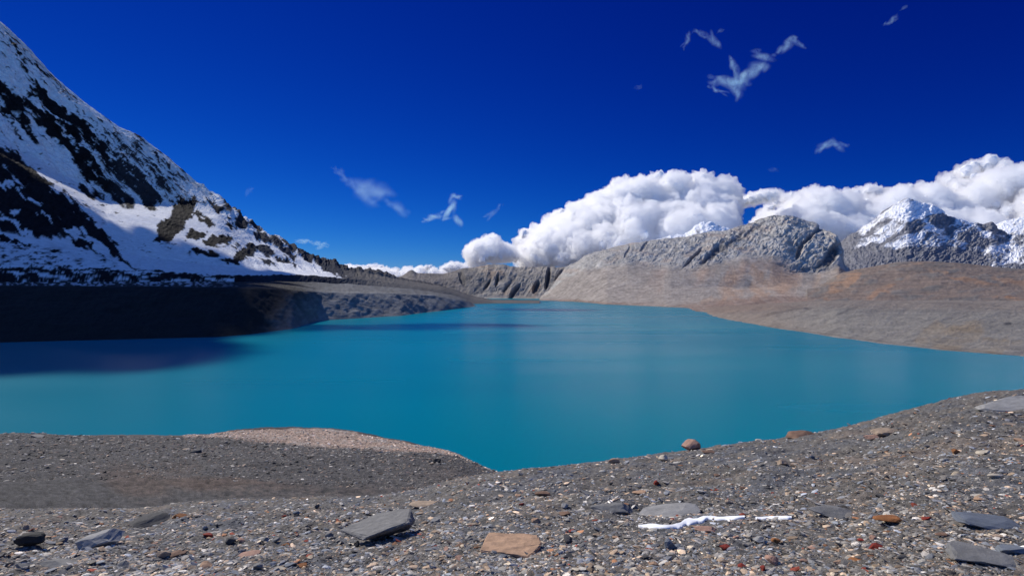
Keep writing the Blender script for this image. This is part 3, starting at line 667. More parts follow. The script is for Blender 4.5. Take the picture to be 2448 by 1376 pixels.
# ------------------------------------------------------------------ stones
def ico(sub):
    bm = bmesh.new(); bmesh.ops.create_icosphere(bm, subdivisions=sub, radius=1.0)
    v = np.array([p.co[:] for p in bm.verts]); f = np.array([[q.index for q in p.verts] for p in bm.faces]); bm.free()
    return v, f
ICO1, ICO2, ICO3 = ico(1), ico(2), ico(3)
def rock_shape(rng, base, flat=0.45, lump=0.18, cuts=7, elong=1.4):
    """broken stone: a ball trimmed by random planes, stretched and flattened"""
    v = base[0].copy()
    for _ in range(cuts):
        n = rng.normal(size=3); n /= np.linalg.norm(n)
        d = rng.uniform(0.45, 0.8)
        s = v @ n
        v -= np.outer(np.maximum(s - d, 0), n)
    v *= 1 + lump*fbm(v[:, 0]*1.7 + rng.uniform(0, 50), v[:, 1]*1.7, v[:, 2]*1.7, octv=3, seed=int(rng.integers(1e6)))[:, None]
    v *= np.array((elong, 1.0, flat))
    v /= max(np.abs(v[:, 0]).max(), np.abs(v[:, 1]).max())
    return v

def stone_mat(name, col, col2=None, amt=0.35, scale=9.0, band=False):
    m, nt, b = new_mat(name)
    tc = nt.nodes.new('ShaderNodeTexCoord')
    mp = nt.nodes.new('ShaderNodeMapping')
    if band: mp.inputs['Scale'].default_value = (0.35, 0.8, 3.5)
    nt.links.new(tc.outputs['Object'], mp.inputs[0])
    n = nt.nodes.new('ShaderNodeTexNoise'); n.inputs['Scale'].default_value = scale; n.inputs['Detail'].default_value = 8; n.inputs['Roughness'].default_value = .7
    nt.links.new(mp.outputs[0], n.inputs['Vector'])
    cr = nt.nodes.new('ShaderNodeValToRGB')
    c = np.array(col); c2 = np.array(col2 if col2 is not None else c*(1-amt))
    cr.color_ramp.elements[0].position = .32; cr.color_ramp.elements[0].color = (*c2, 1)
    cr.color_ramp.elements[1].position = .68; cr.color_ramp.elements[1].color = (*np.minimum(c*(1+amt*.5), 1), 1)
    nt.links.new(n.outputs['Fac'], cr.inputs[0]); nt.links.new(cr.outputs[0], b.inputs['Base Color'])
    b.inputs['Roughness'].default_value = .85; b.inputs['Specular IOR Level'].default_value = .3
    bp = nt.nodes.new('ShaderNodeBump'); bp.inputs['Strength'].default_value = .6; bp.inputs['Distance'].default_value = .02
    nt.links.new(n.outputs['Fac'], bp.inputs['Height']); nt.links.new(bp.outputs[0], b.inputs['Normal'])
    return m
PAL = {'grey': (.20, .195, .185), 'pale grey': (.33, .32, .30), 'dark grey': (.075, .073, .072), 'blue grey': (.17, .19, .22),
       'tan': (.40, .30, .21), 'orange': (.46, .29, .18), 'brown': (.22, .13, .085), 'rusty': (.30, .12, .04),
       'red': (.26, .035, .02), 'pinkish': (.42, .25, .18), 'cream': (.58, .50, .38), 'black': (.03, .03, .03)}
SM = {k: stone_mat(k.replace(' ', '_') + '_stone', v, band=k in ('pale grey', 'blue grey')) for k, v in PAL.items()}

_rs = np.random.default_rng(7)
PROTO = {}
def proto_mesh(kind, i):
    key = (kind, i)
    if key not in PROTO:
        fl = {'slab': .16, 'flat': .30, 'angular': .55, 'blocky': .8, 'round': .7}[kind]
        el = {'slab': 1.7, 'flat': 1.5, 'angular': 1.3, 'blocky': 1.05, 'round': 1.15}[kind]
        v = rock_shape(_rs, ICO3, fl, .14 if kind != 'round' else .22, 5 if kind == 'round' else 11, el)
        PROTO[key] = v
    return PROTO[key]

def place_stone(px, py, wpx, kind, colour, hit, rot=None, tilt=(0, 0), sink=.35, hscale=1.0, name='stone', rng=_rs, variant=None):
    p, t = hit(px, py)
    r = wpx/2*t/F
    v = proto_mesh(kind, int(rng.integers(0, 8)) if variant is None else variant)*np.array((1, 1, hscale))*r
    me_name = name
    me = bpy.data.meshes.new(me_name)
    me.from_pydata([tuple(q) for q in v], [], [tuple(map(int, f)) for f in ICO3[1]])
    for pl in me.polygons: pl.use_smooth = False
    me.materials.append(SM[colour])
    o = bpy.data.objects.new(name, me); COL.objects.link(o)
    h = float(v[:, 2].max())
    if kind == 'slab': sink = max(sink, .3)
    o.location = p + Vector((0, 0, h*(1 - 2*sink)))
    o.rotation_euler = (math.radians(tilt[0]), math.radians(tilt[1]), math.radians(rot if rot is not None else rng.uniform(0, 360)))
    return o

# named stones one can pick out in the photograph: px, py of their foot, width, shape, colour, turn, tilt, height, label
MARK = []
def mark(px, py, w_, kind, colour, label, rot=None, tilt=(0, 0), hs=1.0, hit=near_hit, sink=.35, ref=None, name='stone', var=None, cat='stone', group='stones on the foreground slope'):
    o = place_stone(px, py, w_, kind, colour, hit, rot, tilt, sink, hs, name, variant=var)
    tag(o, label, cat, group)
    MARK.append((px, py, w_, ref))
    return o
SP_G = 'stones on the scree slope'
def hull_stone(px, py, pts, colour, label, w_, ref, seed, sc=1.0):
    """a broken block: convex hull of its corners, edges worn and faces roughened"""
    p, t = near_hit(px, py); k = t/F
    bm = bmesh.new()
    for q in pts: bm.verts.new((q[0]*k*sc, q[1]*k*sc, q[2]*k*sc))
    r = bmesh.ops.convex_hull(bm, input=bm.verts[:])
    bmesh.ops.delete(bm, geom=list({g for g in r['geom_interior'] + r['geom_unused'] if isinstance(g, bmesh.types.BMVert)}), context='VERTS')
    bmesh.ops.bevel(bm, geom=bm.edges[:], offset=3.0*k, segments=1, affect='EDGES')
    bmesh.ops.triangulate(bm, faces=bm.faces[:])
    for _ in range(3):
        bmesh.ops.subdivide_edges(bm, edges=[e for e in bm.edges if e.calc_length() > 5*k], cuts=1, use_grid_fill=True)
    bmesh.ops.triangulate(bm, faces=bm.faces[:])
    bm.normal_update()
    co = np.array([v.co[:] for v in bm.verts])/k
    n = fbm(co[:, 0]/22, co[:, 1]/22, co[:, 2]/9, octv=4, seed=seed)*3.2
    for v, d in zip(bm.verts, n): v.co += v.normal*float(d)*k
    me = bpy.data.meshes.new('stone'); bm.to_mesh(me); bm.free(); me.materials.append(SM[colour])
    o = bpy.data.objects.new('stone', me); COL.objects.link(o); o.location = p
    tag(o, label, 'stone', 'stones on the foreground slope'); MARK.append((px, py, w_, ref))
hull_stone(915, 1296, [(-50, 70, -16), (50, 130, -16), (60, 200, -14), (-150, 120, -14), (-56, -4, 6), (-34, -10, 22), (64, 40, 44), (72, 44, 34), (50, 170, 38), (-150, 100, -4), (-60, 190, 14)],
           'grey', 'big tilted grey slab with a black shaded face', 180, 'the big tilted slab', 3, .86)
hull_stone(1222, 1320, [(-74, 10, -10), (50, -30, -10), (74, 90, -10), (-60, 150, -10), (-76, 8, 2), (40, -34, 5), (74, 20, 11), (66, 90, 9), (-58, 110, 4)],
           'orange', 'flat topped orange slab at the bottom centre', 152, 'the orange slab', 5)
mark(1650, 1076, 54, 'blocky', 'pinkish', 'rounded pinkish boulder standing on the skyline edge by the water', rot=20, hs=.85, sink=.2, ref='the pinkish boulder', var=2)
mark(1692, 1082, 34, 'angular', 'brown', 'low brown stone just right of the pinkish boulder', rot=0, hs=.8, sink=.25, var=3)
mark(1468, 1106, 30, 'angular', 'orange', 'small orange stone on the edge with blue water behind it', rot=10, hs=1.1, sink=.2, ref='the orange edge stone', var=4)
mark(1586, 1100, 26, 'angular', 'cream', 'small cream stone left of the pinkish boulder', rot=60, hs=1.3, sink=.2, var=5)
mark(1812, 1052, 20, 'angular', 'cream', 'tiny cream stone high on the slope edge against the lake', rot=5, hs=.8, sink=.2, var=6)
mark(1905, 1042, 90, 'flat', 'brown', 'long low brown rock lying on the slope edge', rot=8, tilt=(0, -4), hs=.9, sink=.3, ref='the long brown edge rock', var=7)
mark(2425, 975, 200, 'slab', 'pale grey', 'large pale slab at the right edge above dark shade', rot=10, tilt=(6, -4), hs=2.2, sink=.12, ref='the large pale slab', var=1)
mark(1612, 1232, 170, 'flat', 'pale grey', 'broad pale boulder half buried behind the snow strip', rot=4, tilt=(8, 0), hs=1.0, sink=.35, ref='the broad pale boulder', var=2)
mark(1470, 1222, 110, 'flat', 'grey', 'low rounded grey boulder left of the broad pale one', rot=10, hs=1.0, sink=.4, ref='the low grey boulder', var=3)
mark(2000, 1232, 130, 'slab', 'grey', 'long grey slab dipping right beyond the snow strip', rot=-8, tilt=(4, 6), hs=1.5, sink=.25, ref='the dipping grey slab', var=4)
mark(2345, 1252, 190, 'slab', 'blue grey', 'wide blue grey slab near the right edge', rot=-10, tilt=(8, 5), hs=1.6, sink=.2, ref='the wide blue grey slab', var=5)
mark(2330, 1330, 220, 'slab', 'grey', 'wide dull slab in the lower right corner area', rot=-14, tilt=(6, 4), hs=1.1, sink=.35, ref='the wide dull slab', var=6)
mark(2420, 1318, 70, 'angular', 'blue grey', 'blue grey block at the lower right edge', rot=0, hs=.8, sink=.3, var=7)
mark(2128, 1242, 84, 'flat', 'rusty', 'rust orange flat stone right of the snow strip', rot=3, hs=1.1, sink=.2, ref='the rust orange stone', var=0)
mark(2094, 1312, 36, 'blocky', 'red', 'bright dark red block in the lower right gravel', rot=8, hs=.75, sink=.15, ref='the dark red block', var=1)
mark(2058, 1292, 22, 'angular', 'red', 'small red chip just above the dark red block', rot=40, hs=1.0, sink=.2, var=2)
mark(1732, 1310, 30, 'angular', 'red', 'red stone below the snow strip', rot=20, hs=1.1, sink=.2, ref='the red stone', var=3)
mark(1824, 1364, 22, 'angular', 'red', 'bright red stone at the bottom edge right of centre', rot=70, hs=1.6, sink=.1, ref='the bright red stone', var=4)
mark(1776, 1356, 24, 'angular', 'red', 'dull red stone left of the bright red one', rot=120, hs=1.0, sink=.2, var=5)
mark(1845, 1345, 44, 'angular', 'pinkish', 'upright pink stone beside the bright red one', rot=80, hs=1.6, sink=.1, ref='the upright pink stone', var=6)
mark(2215, 1240, 24, 'angular', 'red', 'small dark red chip above the blue grey slab', rot=30, hs=.8, sink=.2, var=7)
mark(2253, 1278, 40, 'flat', 'brown', 'brown flat stone lying under the blue grey slab', rot=10, hs=1.2, sink=.2, var=0)
mark(500, 1282, 30, 'angular', 'red', 'small crimson stone in the left gravel', rot=10, hs=.9, sink=.2, ref='the crimson stone', var=1)
mark(600, 1328, 60, 'flat', 'pinkish', 'flat pink stone in the lower left gravel', rot=12, tilt=(8, 0), hs=1.1, sink=.2, ref='the flat pink stone', var=2)
mark(240, 1304, 110, 'flat', 'pale grey', 'pointed pale grey slab leaning left with dark shade beside it', rot=24, tilt=(12, -14), hs=1.1, sink=.1, ref='the pointed pale slab', var=3)
mark(75, 1304, 78, 'angular', 'black', 'black triangular rock near the left edge', rot=10, hs=1.0, sink=.1, ref='the black rock', var=4)
mark(135, 1352, 110, 'flat', 'grey', 'wide low stone in the bottom left corner', rot=8, tilt=(6, 0), hs=1.0, sink=.3, ref='the wide low corner stone', var=5)
mark(428, 1236, 34, 'angular', 'rusty', 'mustard brown stone on the left part of the slope', rot=0, hs=1.1, sink=.2, ref='the mustard stone', var=6)
mark(345, 1250, 110, 'flat', 'dark grey', 'long dark stone lying low on the left slope', rot=14, tilt=(0, -6), hs=1.1, sink=.2, ref='the long dark stone', var=7)
mark(1022, 1208, 90, 'flat', 'tan', 'long tan stone near the upper edge of the gravel', rot=-4, hs=1.0, sink=.25, ref='the long tan stone', var=0)
mark(1300, 1184, 44, 'angular', 'brown', 'dark brown stone in the middle of the slope', rot=12, hs=.8, sink=.3, ref='the dark brown stone', var=1)
mark(1530, 1178, 40, 'flat', 'orange', 'pale orange stone above the low grey boulder', rot=5, hs=1.0, sink=.2, ref='the pale orange stone', var=2)
mark(2090, 1050, 44, 'flat', 'pinkish', 'pink stone near the top of the slope', rot=5, hs=1.2, sink=.2, ref='the pink upper stone', var=3)
mark(2120, 1036, 70, 'flat', 'tan', 'flat tan rock just above the pink upper stone', rot=5, hs=1.2, sink=.3, var=4)
mark(2410, 1016, 40, 'flat', 'tan', 'tan stone just below the large pale slab', rot=5, hs=1.1, sink=.2, var=5)
mark(2283, 1080, 28, 'angular', 'rusty', 'rusty stone on the upper right of the slope', rot=15, hs=1.1, sink=.2, ref='the rusty upper stone', var=6)
mark(2352, 1085, 36, 'angular', 'cream', 'cream stone right of the rusty upper stone', rot=35, hs=.9, sink=.2, var=7)
mark(2440, 1056, 30, 'angular', 'orange', 'orange stone cut by the right edge of the view', rot=35, hs=1.0, sink=.2, var=0)
mark(2376, 1142, 34, 'angular', 'cream', 'cream stone beside a dark hollow at the right', rot=15, hs=.9, sink=.2, ref='the cream stone in the hollow', var=1)
mark(2340, 1196, 30, 'angular', 'orange', 'light orange stone above the wide blue grey slab', rot=45, hs=1.0, sink=.2, var=2)
mark(1690, 1268, 60, 'flat', 'pinkish', 'pale pink flat stone just under the snow strip', rot=-5, hs=.8, sink=.3, var=3)
mark(855, 1306, 15, 'blocky', 'black', 'thin black sliver under the big tilted slab', rot=5, hs=1.8, sink=.1, var=4)
mark(1815, 1296, 30, 'angular', 'pale grey', 'light grey upright stone between the red stones', rot=25, hs=1.2, sink=.15, var=5)
# stones on the scree slope below
for a in ((468, 1080, 26, 'angular', 'dark grey', 'dark boulder on the left scree below the beach', 0), (444, 1074, 22, 'flat', 'tan', 'tan stone touching the dark boulder on the scree', 1),
          (672, 1080, 18, 'angular', 'dark grey', 'dark stone on the scree under the middle of the tan beach', 2), (666, 1073, 12, 'angular', 'cream', 'tiny cream stone above the dark scree stone', 3),
          (657, 1106, 10, 'blocky', 'black', 'tiny black stone alone in the middle of the scree', 4), (1046, 1105, 20, 'blocky', 'black', 'black boulder near the right end of the scree', 5),
          (150, 1098, 20, 'flat', 'cream', 'cream flat stone on the left of the scree', 6), (157, 1088, 14, 'angular', 'dark grey', 'dark stone behind the cream flat stone', 7),
          (885, 1138, 12, 'angular', 'black', 'small black stone right of centre on the scree', 0), (995, 1086, 12, 'flat', 'black', 'small black stone just below the tan beach', 1),
          (90, 1044, 40, 'flat', 'grey', 'long grey stone at the left water edge of the scree', 2)):
    mark(a[0], a[1], a[2], a[3], a[4], a[5], hit=spit_hit, group=SP_G, sink=.25, hs=.9, var=a[6])

# ---- further countable stones, spread over the slope; each label is made from its look and its nearest picked-out neighbour
SIZES = ((13, 'small'), (19, 'medium'), (99, 'larger'))
SHAPEW = {'slab': 'thin slab', 'flat': 'flat stone', 'angular': 'angular stone', 'blocky': 'blocky stone'}
rs = np.random.default_rng(11)
seen = set(); count = 0; tries = 0
colw = ['grey']*5 + ['pale grey']*5 + ['dark grey']*4 + ['blue grey']*4 + ['tan']*5 + ['cream']*2 + ['brown']*2 + ['orange']*2 + ['pinkish']*2 + ['red', 'rusty']
refs = [q for q in MARK if q[3]]
while count < 240 and tries < 6000:
    tries += 1
    px = rs.uniform(10, 2440); top = float(kf(px)) + 8
    py = top + (1366-top)*rs.uniform(0, 1)**0.75
    if any(abs(px-q[0]) < q[2]*.65 + 8 and abs(py-q[1]) < q[2]*.35 + 8 for q in MARK): continue
    if 1500 < px < 1910 and 1215 < py < 1270: continue
    depthf = (py-top)/(1376-top)
    wpx = (9 + 16*depthf)*rs.uniform(.7, 1.5)*(1.5 if rs.random() < .15 else 1)
    kind = rs.choice(['flat', 'angular', 'blocky', 'slab'], p=[.35, .4, .1, .15]); colour = rs.choice(colw)
    szw = next(s for lim, s in SIZES if wpx < lim)
    cand = []
    for q in sorted(refs, key=lambda q: (q[0]-px)**2 + 2.5*(q[1]-py)**2)[:3]:
        dx, dy = px-q[0], py-q[1]
        rel = ('left of' if dx < 0 else 'right of') if abs(dx) > 1.6*abs(dy) else ('above' if dy < 0 else 'below')
        far = '' if math.hypot(dx, dy) > 90 else 'just '
        cand.append(f'{szw} {colour} {SHAPEW[kind]} {far}{rel} {q[3]}')
    lab = next((c for c in cand if c not in seen), None)
    if lab is None: continue
    seen.add(lab); count += 1
    o = place_stone(px, py, wpx, kind, colour, near_hit, None, (rs.uniform(-14, 14), rs.uniform(-14, 14)), rs.uniform(.2, .4), rs.uniform(.7, 1.3), 'stone', rs)
    tag(o, lab, 'stone', 'stones on the foreground slope')
    MARK.append((px, py, wpx*.6, None))

# ---- uncountable gravel: one object on the foreground slope, one on the scree below
GPAL = np.array([(.17, .165, .16), (.23, .225, .215), (.30, .295, .28), (.11, .11, .115), (.15, .17, .20), (.20, .22, .255), (.30, .23, .17), (.36, .28, .205), (.24, .19, .15),
                 (.055, .053, .055), (.46, .40, .31), (.30, .15, .08), (.22, .05, .03), (.52, .50, .47), (.13, .14, .165)])
GW = np.array([16, 16, 11, 11, 11, 8, 8, 6, 6, 6, 2.6, 1.5, .7, 1.8, 8.]); GW /= GW.sum()
def gravel(name, label, pts, radii, seed, pal=GPAL, wts=GW, flat=(.2, .6)):
    rng = np.random.default_rng(seed)
    shapes = [rock_shape(rng, ICO1, rng.uniform(*flat), .12, 9, rng.uniform(1.1, 2.2)) for _ in range(14)]
    nv = len(ICO1[0]); N = len(pts)
    which = rng.integers(0, 14, N)
    V = np.array(shapes)[which]*radii[:, None, None]
    a = rng.uniform(0, 2*math.pi, N); ca, sa = np.cos(a)[:, None], np.sin(a)[:, None]
    tx = rng.normal(0, .28, N)[:, None]; 
    X = V[..., 0]*ca - V[..., 1]*sa; Y = V[..., 0]*sa + V[..., 1]*ca; Z = V[..., 2] + X*tx
    V = np.stack([X, Y, Z], -1) + pts[:, None, :]
    Fc = (ICO1[1][None] + (np.arange(N)*nv)[:, None, None]).reshape(-1, 3)
    C = pal[rng.choice(len(pal), N, p=wts)]*rng.lognormal(0, .42, (N, 1)).clip(.3, 2.4)
    # colours gather in drifts of one kind of rock
    dr = fbm(pts[:, 0]/1.1, pts[:, 1]/1.6, octv=3, seed=seed)
    C = C*1.3*(1 + .35*dr)[:, None]
    C = C*np.array((1.10, 1.03, .93))
    C = np.repeat(C[:, None, :], nv, 1)
    return tag(make_mesh(name, V.reshape(-1, 3), Fc, M_grav, C.reshape(-1, 3), smooth=False), label, 'gravel', kind='stuff')
M_grav = earth_mat('gravel_stone', 30.0, 0.7, 1.3, 0.5, 0.02, rough=.85, spec=.3)

rng = np.random.default_rng(5)
N = 118000
gpx = rng.uniform(-800, 3400, N); top = kf(gpx)
gt_px = []
py = (top - 4) + (1470-top)*rng.uniform(0, 1, N)**0.8
u = (gpx-CX)/F; v = (HY-py)/F
g = (HY-kf(gpx))/F + EYE/tf(gpx)
t = EYE/np.maximum(g - v, 1e-3); t = np.minimum(t, tf(gpx)*1.12)*1.0
t = np.where(t < 2.3, 2.3, t)
gp = np.stack([u*t, t, near_z(u*t, t)], 1)
# stones in the photograph's own size spread: many small, few big
rad = t/F*(2.6 + 4.6*rng.pareto(3.2, N).clip(0, 2.2)*(.6+.6*(py-top)/(1376-top).clip(50)))
gp[:, 2] += rad*.12
big = rng.random(N) < .06
rad = np.where(big, t/F*rng.uniform(6, 19, N)*(.45 + .55*((py-top)/(1376-top)).clip(0, 1)), rad)
gp[:, 2] -= np.where(big, rad*.22, 0)
gravel('gravel', 'loose grey gravel covering the foreground slope', gp, rad, 21)

N = 20000
gpx = rng.uniform(-250, 1230, N)
cj = np.interp(gpx, SP.px, np.arange(len(SP.px))).astype(int)
rr = rng.integers(44, 150, N)
sp = np.stack([SP.x[rr, cj], SP.d[rr, cj], SP.z[rr, cj]], 1)
rad = sp[:, 1]/F*(1.3 + 2.0*rng.pareto(2.8, N).clip(0, 2.6))
sp[:, 2] += rad*.1
gravel('gravel', 'small stones strewn over the dark scree slope', sp, rad, 33, pal=np.array([(.11, .105, .10), (.16, .155, .15), (.07, .07, .07), (.20, .16, .13), (.15, .11, .09), (.03, .03, .03), (.30, .29, .27), (.10, .11, .12)]), wts=np.array([.22, .16, .18, .09, .09, .14, .06, .06]))

N = 7000
gpx = rng.uniform(440, 1200, N)
cj = np.interp(gpx, SP.px, np.arange(len(SP.px))).astype(int)
rr = rng.integers(15, 50, N)
sp = np.stack([SP.x[rr, cj], SP.d[rr, cj], SP.z[rr, cj]], 1)
rad = sp[:, 1]/F*(1.0 + 1.5*rng.pareto(3.2, N).clip(0, 2))
sp[:, 2] += rad*.1
gravel('gravel', 'pale and tan stones along the beach below the scree', sp, rad, 35, pal=np.array([(.42, .31, .24), (.34, .24, .18), (.5, .45, .4), (.2, .15, .12), (.28, .27, .25), (.08, .07, .07)]), wts=np.array([.3, .25, .15, .12, .12, .06]))

# ---- strips of old snow lying among the stones
m_snow, nts, bs = new_mat('old_snow'); bs.inputs['Base Color'].default_value = (.9, .91, .93, 1); bs.inputs['Roughness'].default_value = .7
def snow_strip(path, label, seed):
    rng = np.random.default_rng(seed)
    V, Fc = [], []
    K = 9
    for i, (px, py, w_) in enumerate(path):
        p, t = near_hit(px, py)
        for j in range(K):
            s = j/(K-1)*2-1
            q, _ = near_hit(px, py + s*w_*.5)
            h = (1-s*s)**.5*0.016 + .012
            V.append((q.x, q.y, q.z + h))
        for j in range(K):
            s = j/(K-1)*2-1
            V.append((V[i*2*K+j][0], V[i*2*K+j][1], V[i*2*K+j][2] - .12))
    n = len(path)
    for i in range(n-1):
        a, b = i*2*K, (i+1)*2*K
        for j in range(K-1):
            Fc.append((a+j, b+j, b+j+1, a+j+1)); Fc.append((a+K+j, a+K+j+1, b+K+j+1, b+K+j))
        Fc.append((a, a+K, b+K, b)); Fc.append((a+K-1, b+K-1, b+2*K-1, a+2*K-1))
    for a in (0, (n-1)*2*K):
        for j in range(K-1): Fc.append((a+j, a+j+1, a+K+j+1, a+K+j))
    tag(make_mesh('snow_patch', V, Fc, m_snow), label, 'snow patch', 'old snow strips among the stones')
def dense(path, n, jit, seed):
    rng = np.random.default_rng(seed)
    a = np.array(path, float); s = np.linspace(0, len(a)-1, n)
    o = np.stack([np.interp(s, np.arange(len(a)), a[:, k]) for k in range(3)], 1)
    o[:, 1] += jit*1.6*fbm(np.arange(n)/7.0, np.zeros(n)+seed, octv=2, seed=seed); o[:, 2] *= 1 + .6*fbm(np.arange(n)/6.0, np.zeros(n)+seed+9, octv=3, seed=seed)
    return [tuple(q) for q in o]
snow_strip(dense([(1526, 1259, 3), (1550, 1258, 8), (1600, 1260, 9), (1625, 1257, 12), (1640, 1248, 14), (1665, 1246, 12), (1690, 1238, 9), (1720, 1240, 7), (1780, 1237, 5)], 70, 1.0, 1), 'longer jagged white snow strip in front of the pale boulder', 1)
snow_strip(dense([(1806, 1240, 3), (1850, 1238, 5), (1892, 1238, 3)], 24, .6, 2), 'short thin white snow strip right of the longer one', 2)

# ------------------------------------------------------------------ clouds: dense bright cores inside soft vapour
def cloud_core_mat():
    m, nt, b = new_mat('cloud_core')
    b.inputs['Base Color'].default_value = (.98, .98, .98, 1); b.inputs['Roughness'].default_value = 1; b.inputs['Specular IOR Level'].default_value = 0
    pass
    return m
def vapour_mat(name, dens, noise=None, thr=(.45, .62), stretch=(1, 1, 1)):
    m = bpy.data.materials.new(name); m.use_nodes = True; nt = m.node_tree; nt.nodes.clear()
    out = nt.nodes.new('ShaderNodeOutputMaterial'); v = nt.nodes.new('ShaderNodeVolumePrincipled')
    v.inputs['Color'].default_value = (1, 1, 1, 1); v.inputs['Density'].default_value = dens; v.inputs['Anisotropy'].default_value = 0.45
    nt.links.new(v.outputs[0], out.inputs['Volume'])
    if noise:
        geo = nt.nodes.new('ShaderNodeNewGeometry'); n = nt.nodes.new('ShaderNodeTexNoise')
        mp = nt.nodes.new('ShaderNodeMapping'); mp.inputs['Scale'].default_value = stretch
        n.inputs['Scale'].default_value = noise; n.inputs['Detail'].default_value = 4; n.inputs['Roughness'].default_value = .6
        nt.links.new(geo.outputs['Position'], mp.inputs[0]); nt.links.new(mp.outputs[0], n.inputs['Vector'])
        mr = nt.nodes.new('ShaderNodeMapRange'); mr.inputs['From Min'].default_value = thr[0]; mr.inputs['From Max'].default_value = thr[1]
        mr.inputs['To Max'].default_value = dens
        nt.links.new(n.outputs['Fac'], mr.inputs['Value']); nt.links.new(mr.outputs[0], v.inputs['Density'])
    return m
M_core = cloud_core_mat()
M_vap = vapour_mat('cloud_vapour', 0.015, 1/170.0, (.30, .62))

def blob_mesh(spheres, voxel, disp, seed, shrink=1.0, scale=1.0):
    """union of many puffs, then billowed"""
    vs, fs, off = [], [], 0
    for x, y, z, r in spheres:
        r = r*shrink
        if r <= voxel*1.1: continue
        vs.append(ICO2[0]*r + np.array((x, y, z))); fs.append(ICO2[1] + off); off += len(ICO2[0])
    me = bpy.data.meshes.new('tmp')
    V = np.concatenate(vs); Fq = np.concatenate(fs)
    me.from_pydata(V.tolist(), [], Fq.tolist())
    ob = bpy.data.objects.new('tmp', me); COL.objects.link(ob)
    md = ob.modifiers.new('r', 'REMESH'); md.mode = 'VOXEL'; md.voxel_size = voxel
    dg = bpy.context.evaluated_depsgraph_get(); ev = ob.evaluated_get(dg)
    m2 = bpy.data.meshes.new_from_object(ev)
    bpy.data.objects.remove(ob); bpy.data.meshes.remove(me)
    n = len(m2.vertices); co = np.empty(n*3, np.float32); m2.vertices.foreach_get('co', co); co = co.reshape(-1, 3).astype(float)
    no = np.empty(n*3, np.float32); m2.vertices.foreach_get('normal', no); no = no.reshape(-1, 3)
    s = scale
    b1 = np.abs(perlin(co[:, 0]/s, co[:, 1]/s, co[:, 2]/s, seed)) + .5*np.abs(perlin(co[:, 0]/s*2.3, co[:, 1]/s*2.3, co[:, 2]/s*2.3, seed+1)) + .28*np.abs(perlin(co[:, 0]/s*5, co[:, 1]/s*5, co[:, 2]/s*5, seed+2))
    co = co + no*((b1-.35)*disp)[:, None]
    m2.vertices.foreach_set('co', co.astype(np.float32).ravel())
    m2.polygons.foreach_set('use_smooth', np.ones(len(m2.polygons), bool))
    m2.update()
    return m2

def cumulus(top, bottom, depth, label, n, rpx, seed, voxpx=3.2, thick=1.0):
    rng = np.random.default_rng(seed); k = depth/F
    tp = lambda x: np.interp(x, [p[0] for p in top], [p[1] for p in top])
    bt = lambda x: np.interp(x, [p[0] for p in bottom], [p[1] for p in bottom])
    x0, x1 = top[0][0], top[-1][0]
    sp = []
    def add(px, py, r, dd=0):
        sp.append(((px-CX)*k, depth + dd, CAMZ + (HY-py)*k, r*k))
    for i in range(n):          # crown puffs along the outline
        px = rng.uniform(x0, x1); r = rng.uniform(.3, 1.15)*rpx
        add(px, tp(px) + r*rng.uniform(.85, 1.05), r, rng.uniform(-1.2, 1.2)*rpx*k*thick)
    for i in range(n*2):        # body
        px = rng.uniform(x0, x1); a, b = tp(px), bt(px)
        r = rng.uniform(.6, 2.0)*rpx
        if b-a < 2.0*r: r = max((b-a)/2.0, rpx*.4)
        lo, hi = a + r, max(b - r, a + r + 1)
        py = rng.uniform(lo, hi)
        add(px, py, r, (rng.uniform(-1.2, 1.2)*rpx*.8 - 1.5*(py-a))*k)
    root = bpy.data.objects.new('cloud', None); COL.objects.link(root)
    cxm = .5*(x0+x1)
    root.location = ((cxm-CX)*k, depth, CAMZ + (HY-float(bt(cxm)))*k)
    tag(root, label, 'cloud', 'heaped white clouds behind the mountains', 'thing')
    for nm, mat, shr in (('core', M_core, .42), ('vapour', M_vap, 1.0)):
        me = blob_mesh(sp, voxpx*k, rpx*k*.85, seed, shr, rpx*k*.9)
        me.name = nm; me.materials.clear(); me.materials.append(mat)
        o = bpy.data.objects.new(nm, me); COL.objects.link(o); o.parent = root
        o.location = -root.location
    return root

cumulus([(1240, 566), (1262, 548), (1300, 532), (1340, 505), (1380, 485), (1420, 470), (1450, 452), (1470, 432), (1495, 422), (1520, 436), (1560, 418), (1590, 412), (1625, 424), (1660, 414), (1685, 428), (1715, 440), (1735, 470)],
        [(1240, 580), (1262, 660), (1640, 620), (1700, 530), (1735, 490)], 13000, 'largest heaped white cloud rising over the grey ridge', 90, 24, 1)
cumulus([(1700, 490), (1740, 482), (1780, 466), (1812, 455), (1835, 452), (1852, 470)], [(1700, 520), (1740, 508), (1852, 482)], 13300, 'slanting cloud arm trailing right from the largest cloud', 26, 13, 2)
cumulus([(1790, 545), (1815, 515), (1850, 480), (1870, 458), (1900, 456), (1935, 448), (1962, 464), (2010, 462), (2050, 450), (2075, 440), (2110, 450), (2150, 442), (2180, 440), (2230, 446), (2262, 420), (2300, 398), (2340, 382), (2362, 374), (2400, 392), (2448, 400), (2560, 380), (2700, 430), (2800, 500)],
        [(1790, 560), (1850, 610), (2800, 620)], 14000, 'long bank of white cloud behind the snowy peak on the right', 150, 22, 3)
cumulus([(1124, 590), (1140, 572), (1160, 562), (1180, 560), (1195, 578), (1215, 584), (1232, 598), (1238, 612)], [(1124, 615), (1140, 650), (1238, 622)], 12000, 'small round puffy cloud over the centre hills', 26, 14, 4, voxpx=2.6)
cumulus([(770, 640), (800, 630), (850, 632), (900, 630), (940, 640), (985, 634), (1030, 634), (1060, 644)], [(770, 655), (850, 680), (1060, 680)], 15000, 'low line of white cloud on the horizon behind the left ridge', 60, 9, 5, voxpx=2.2)
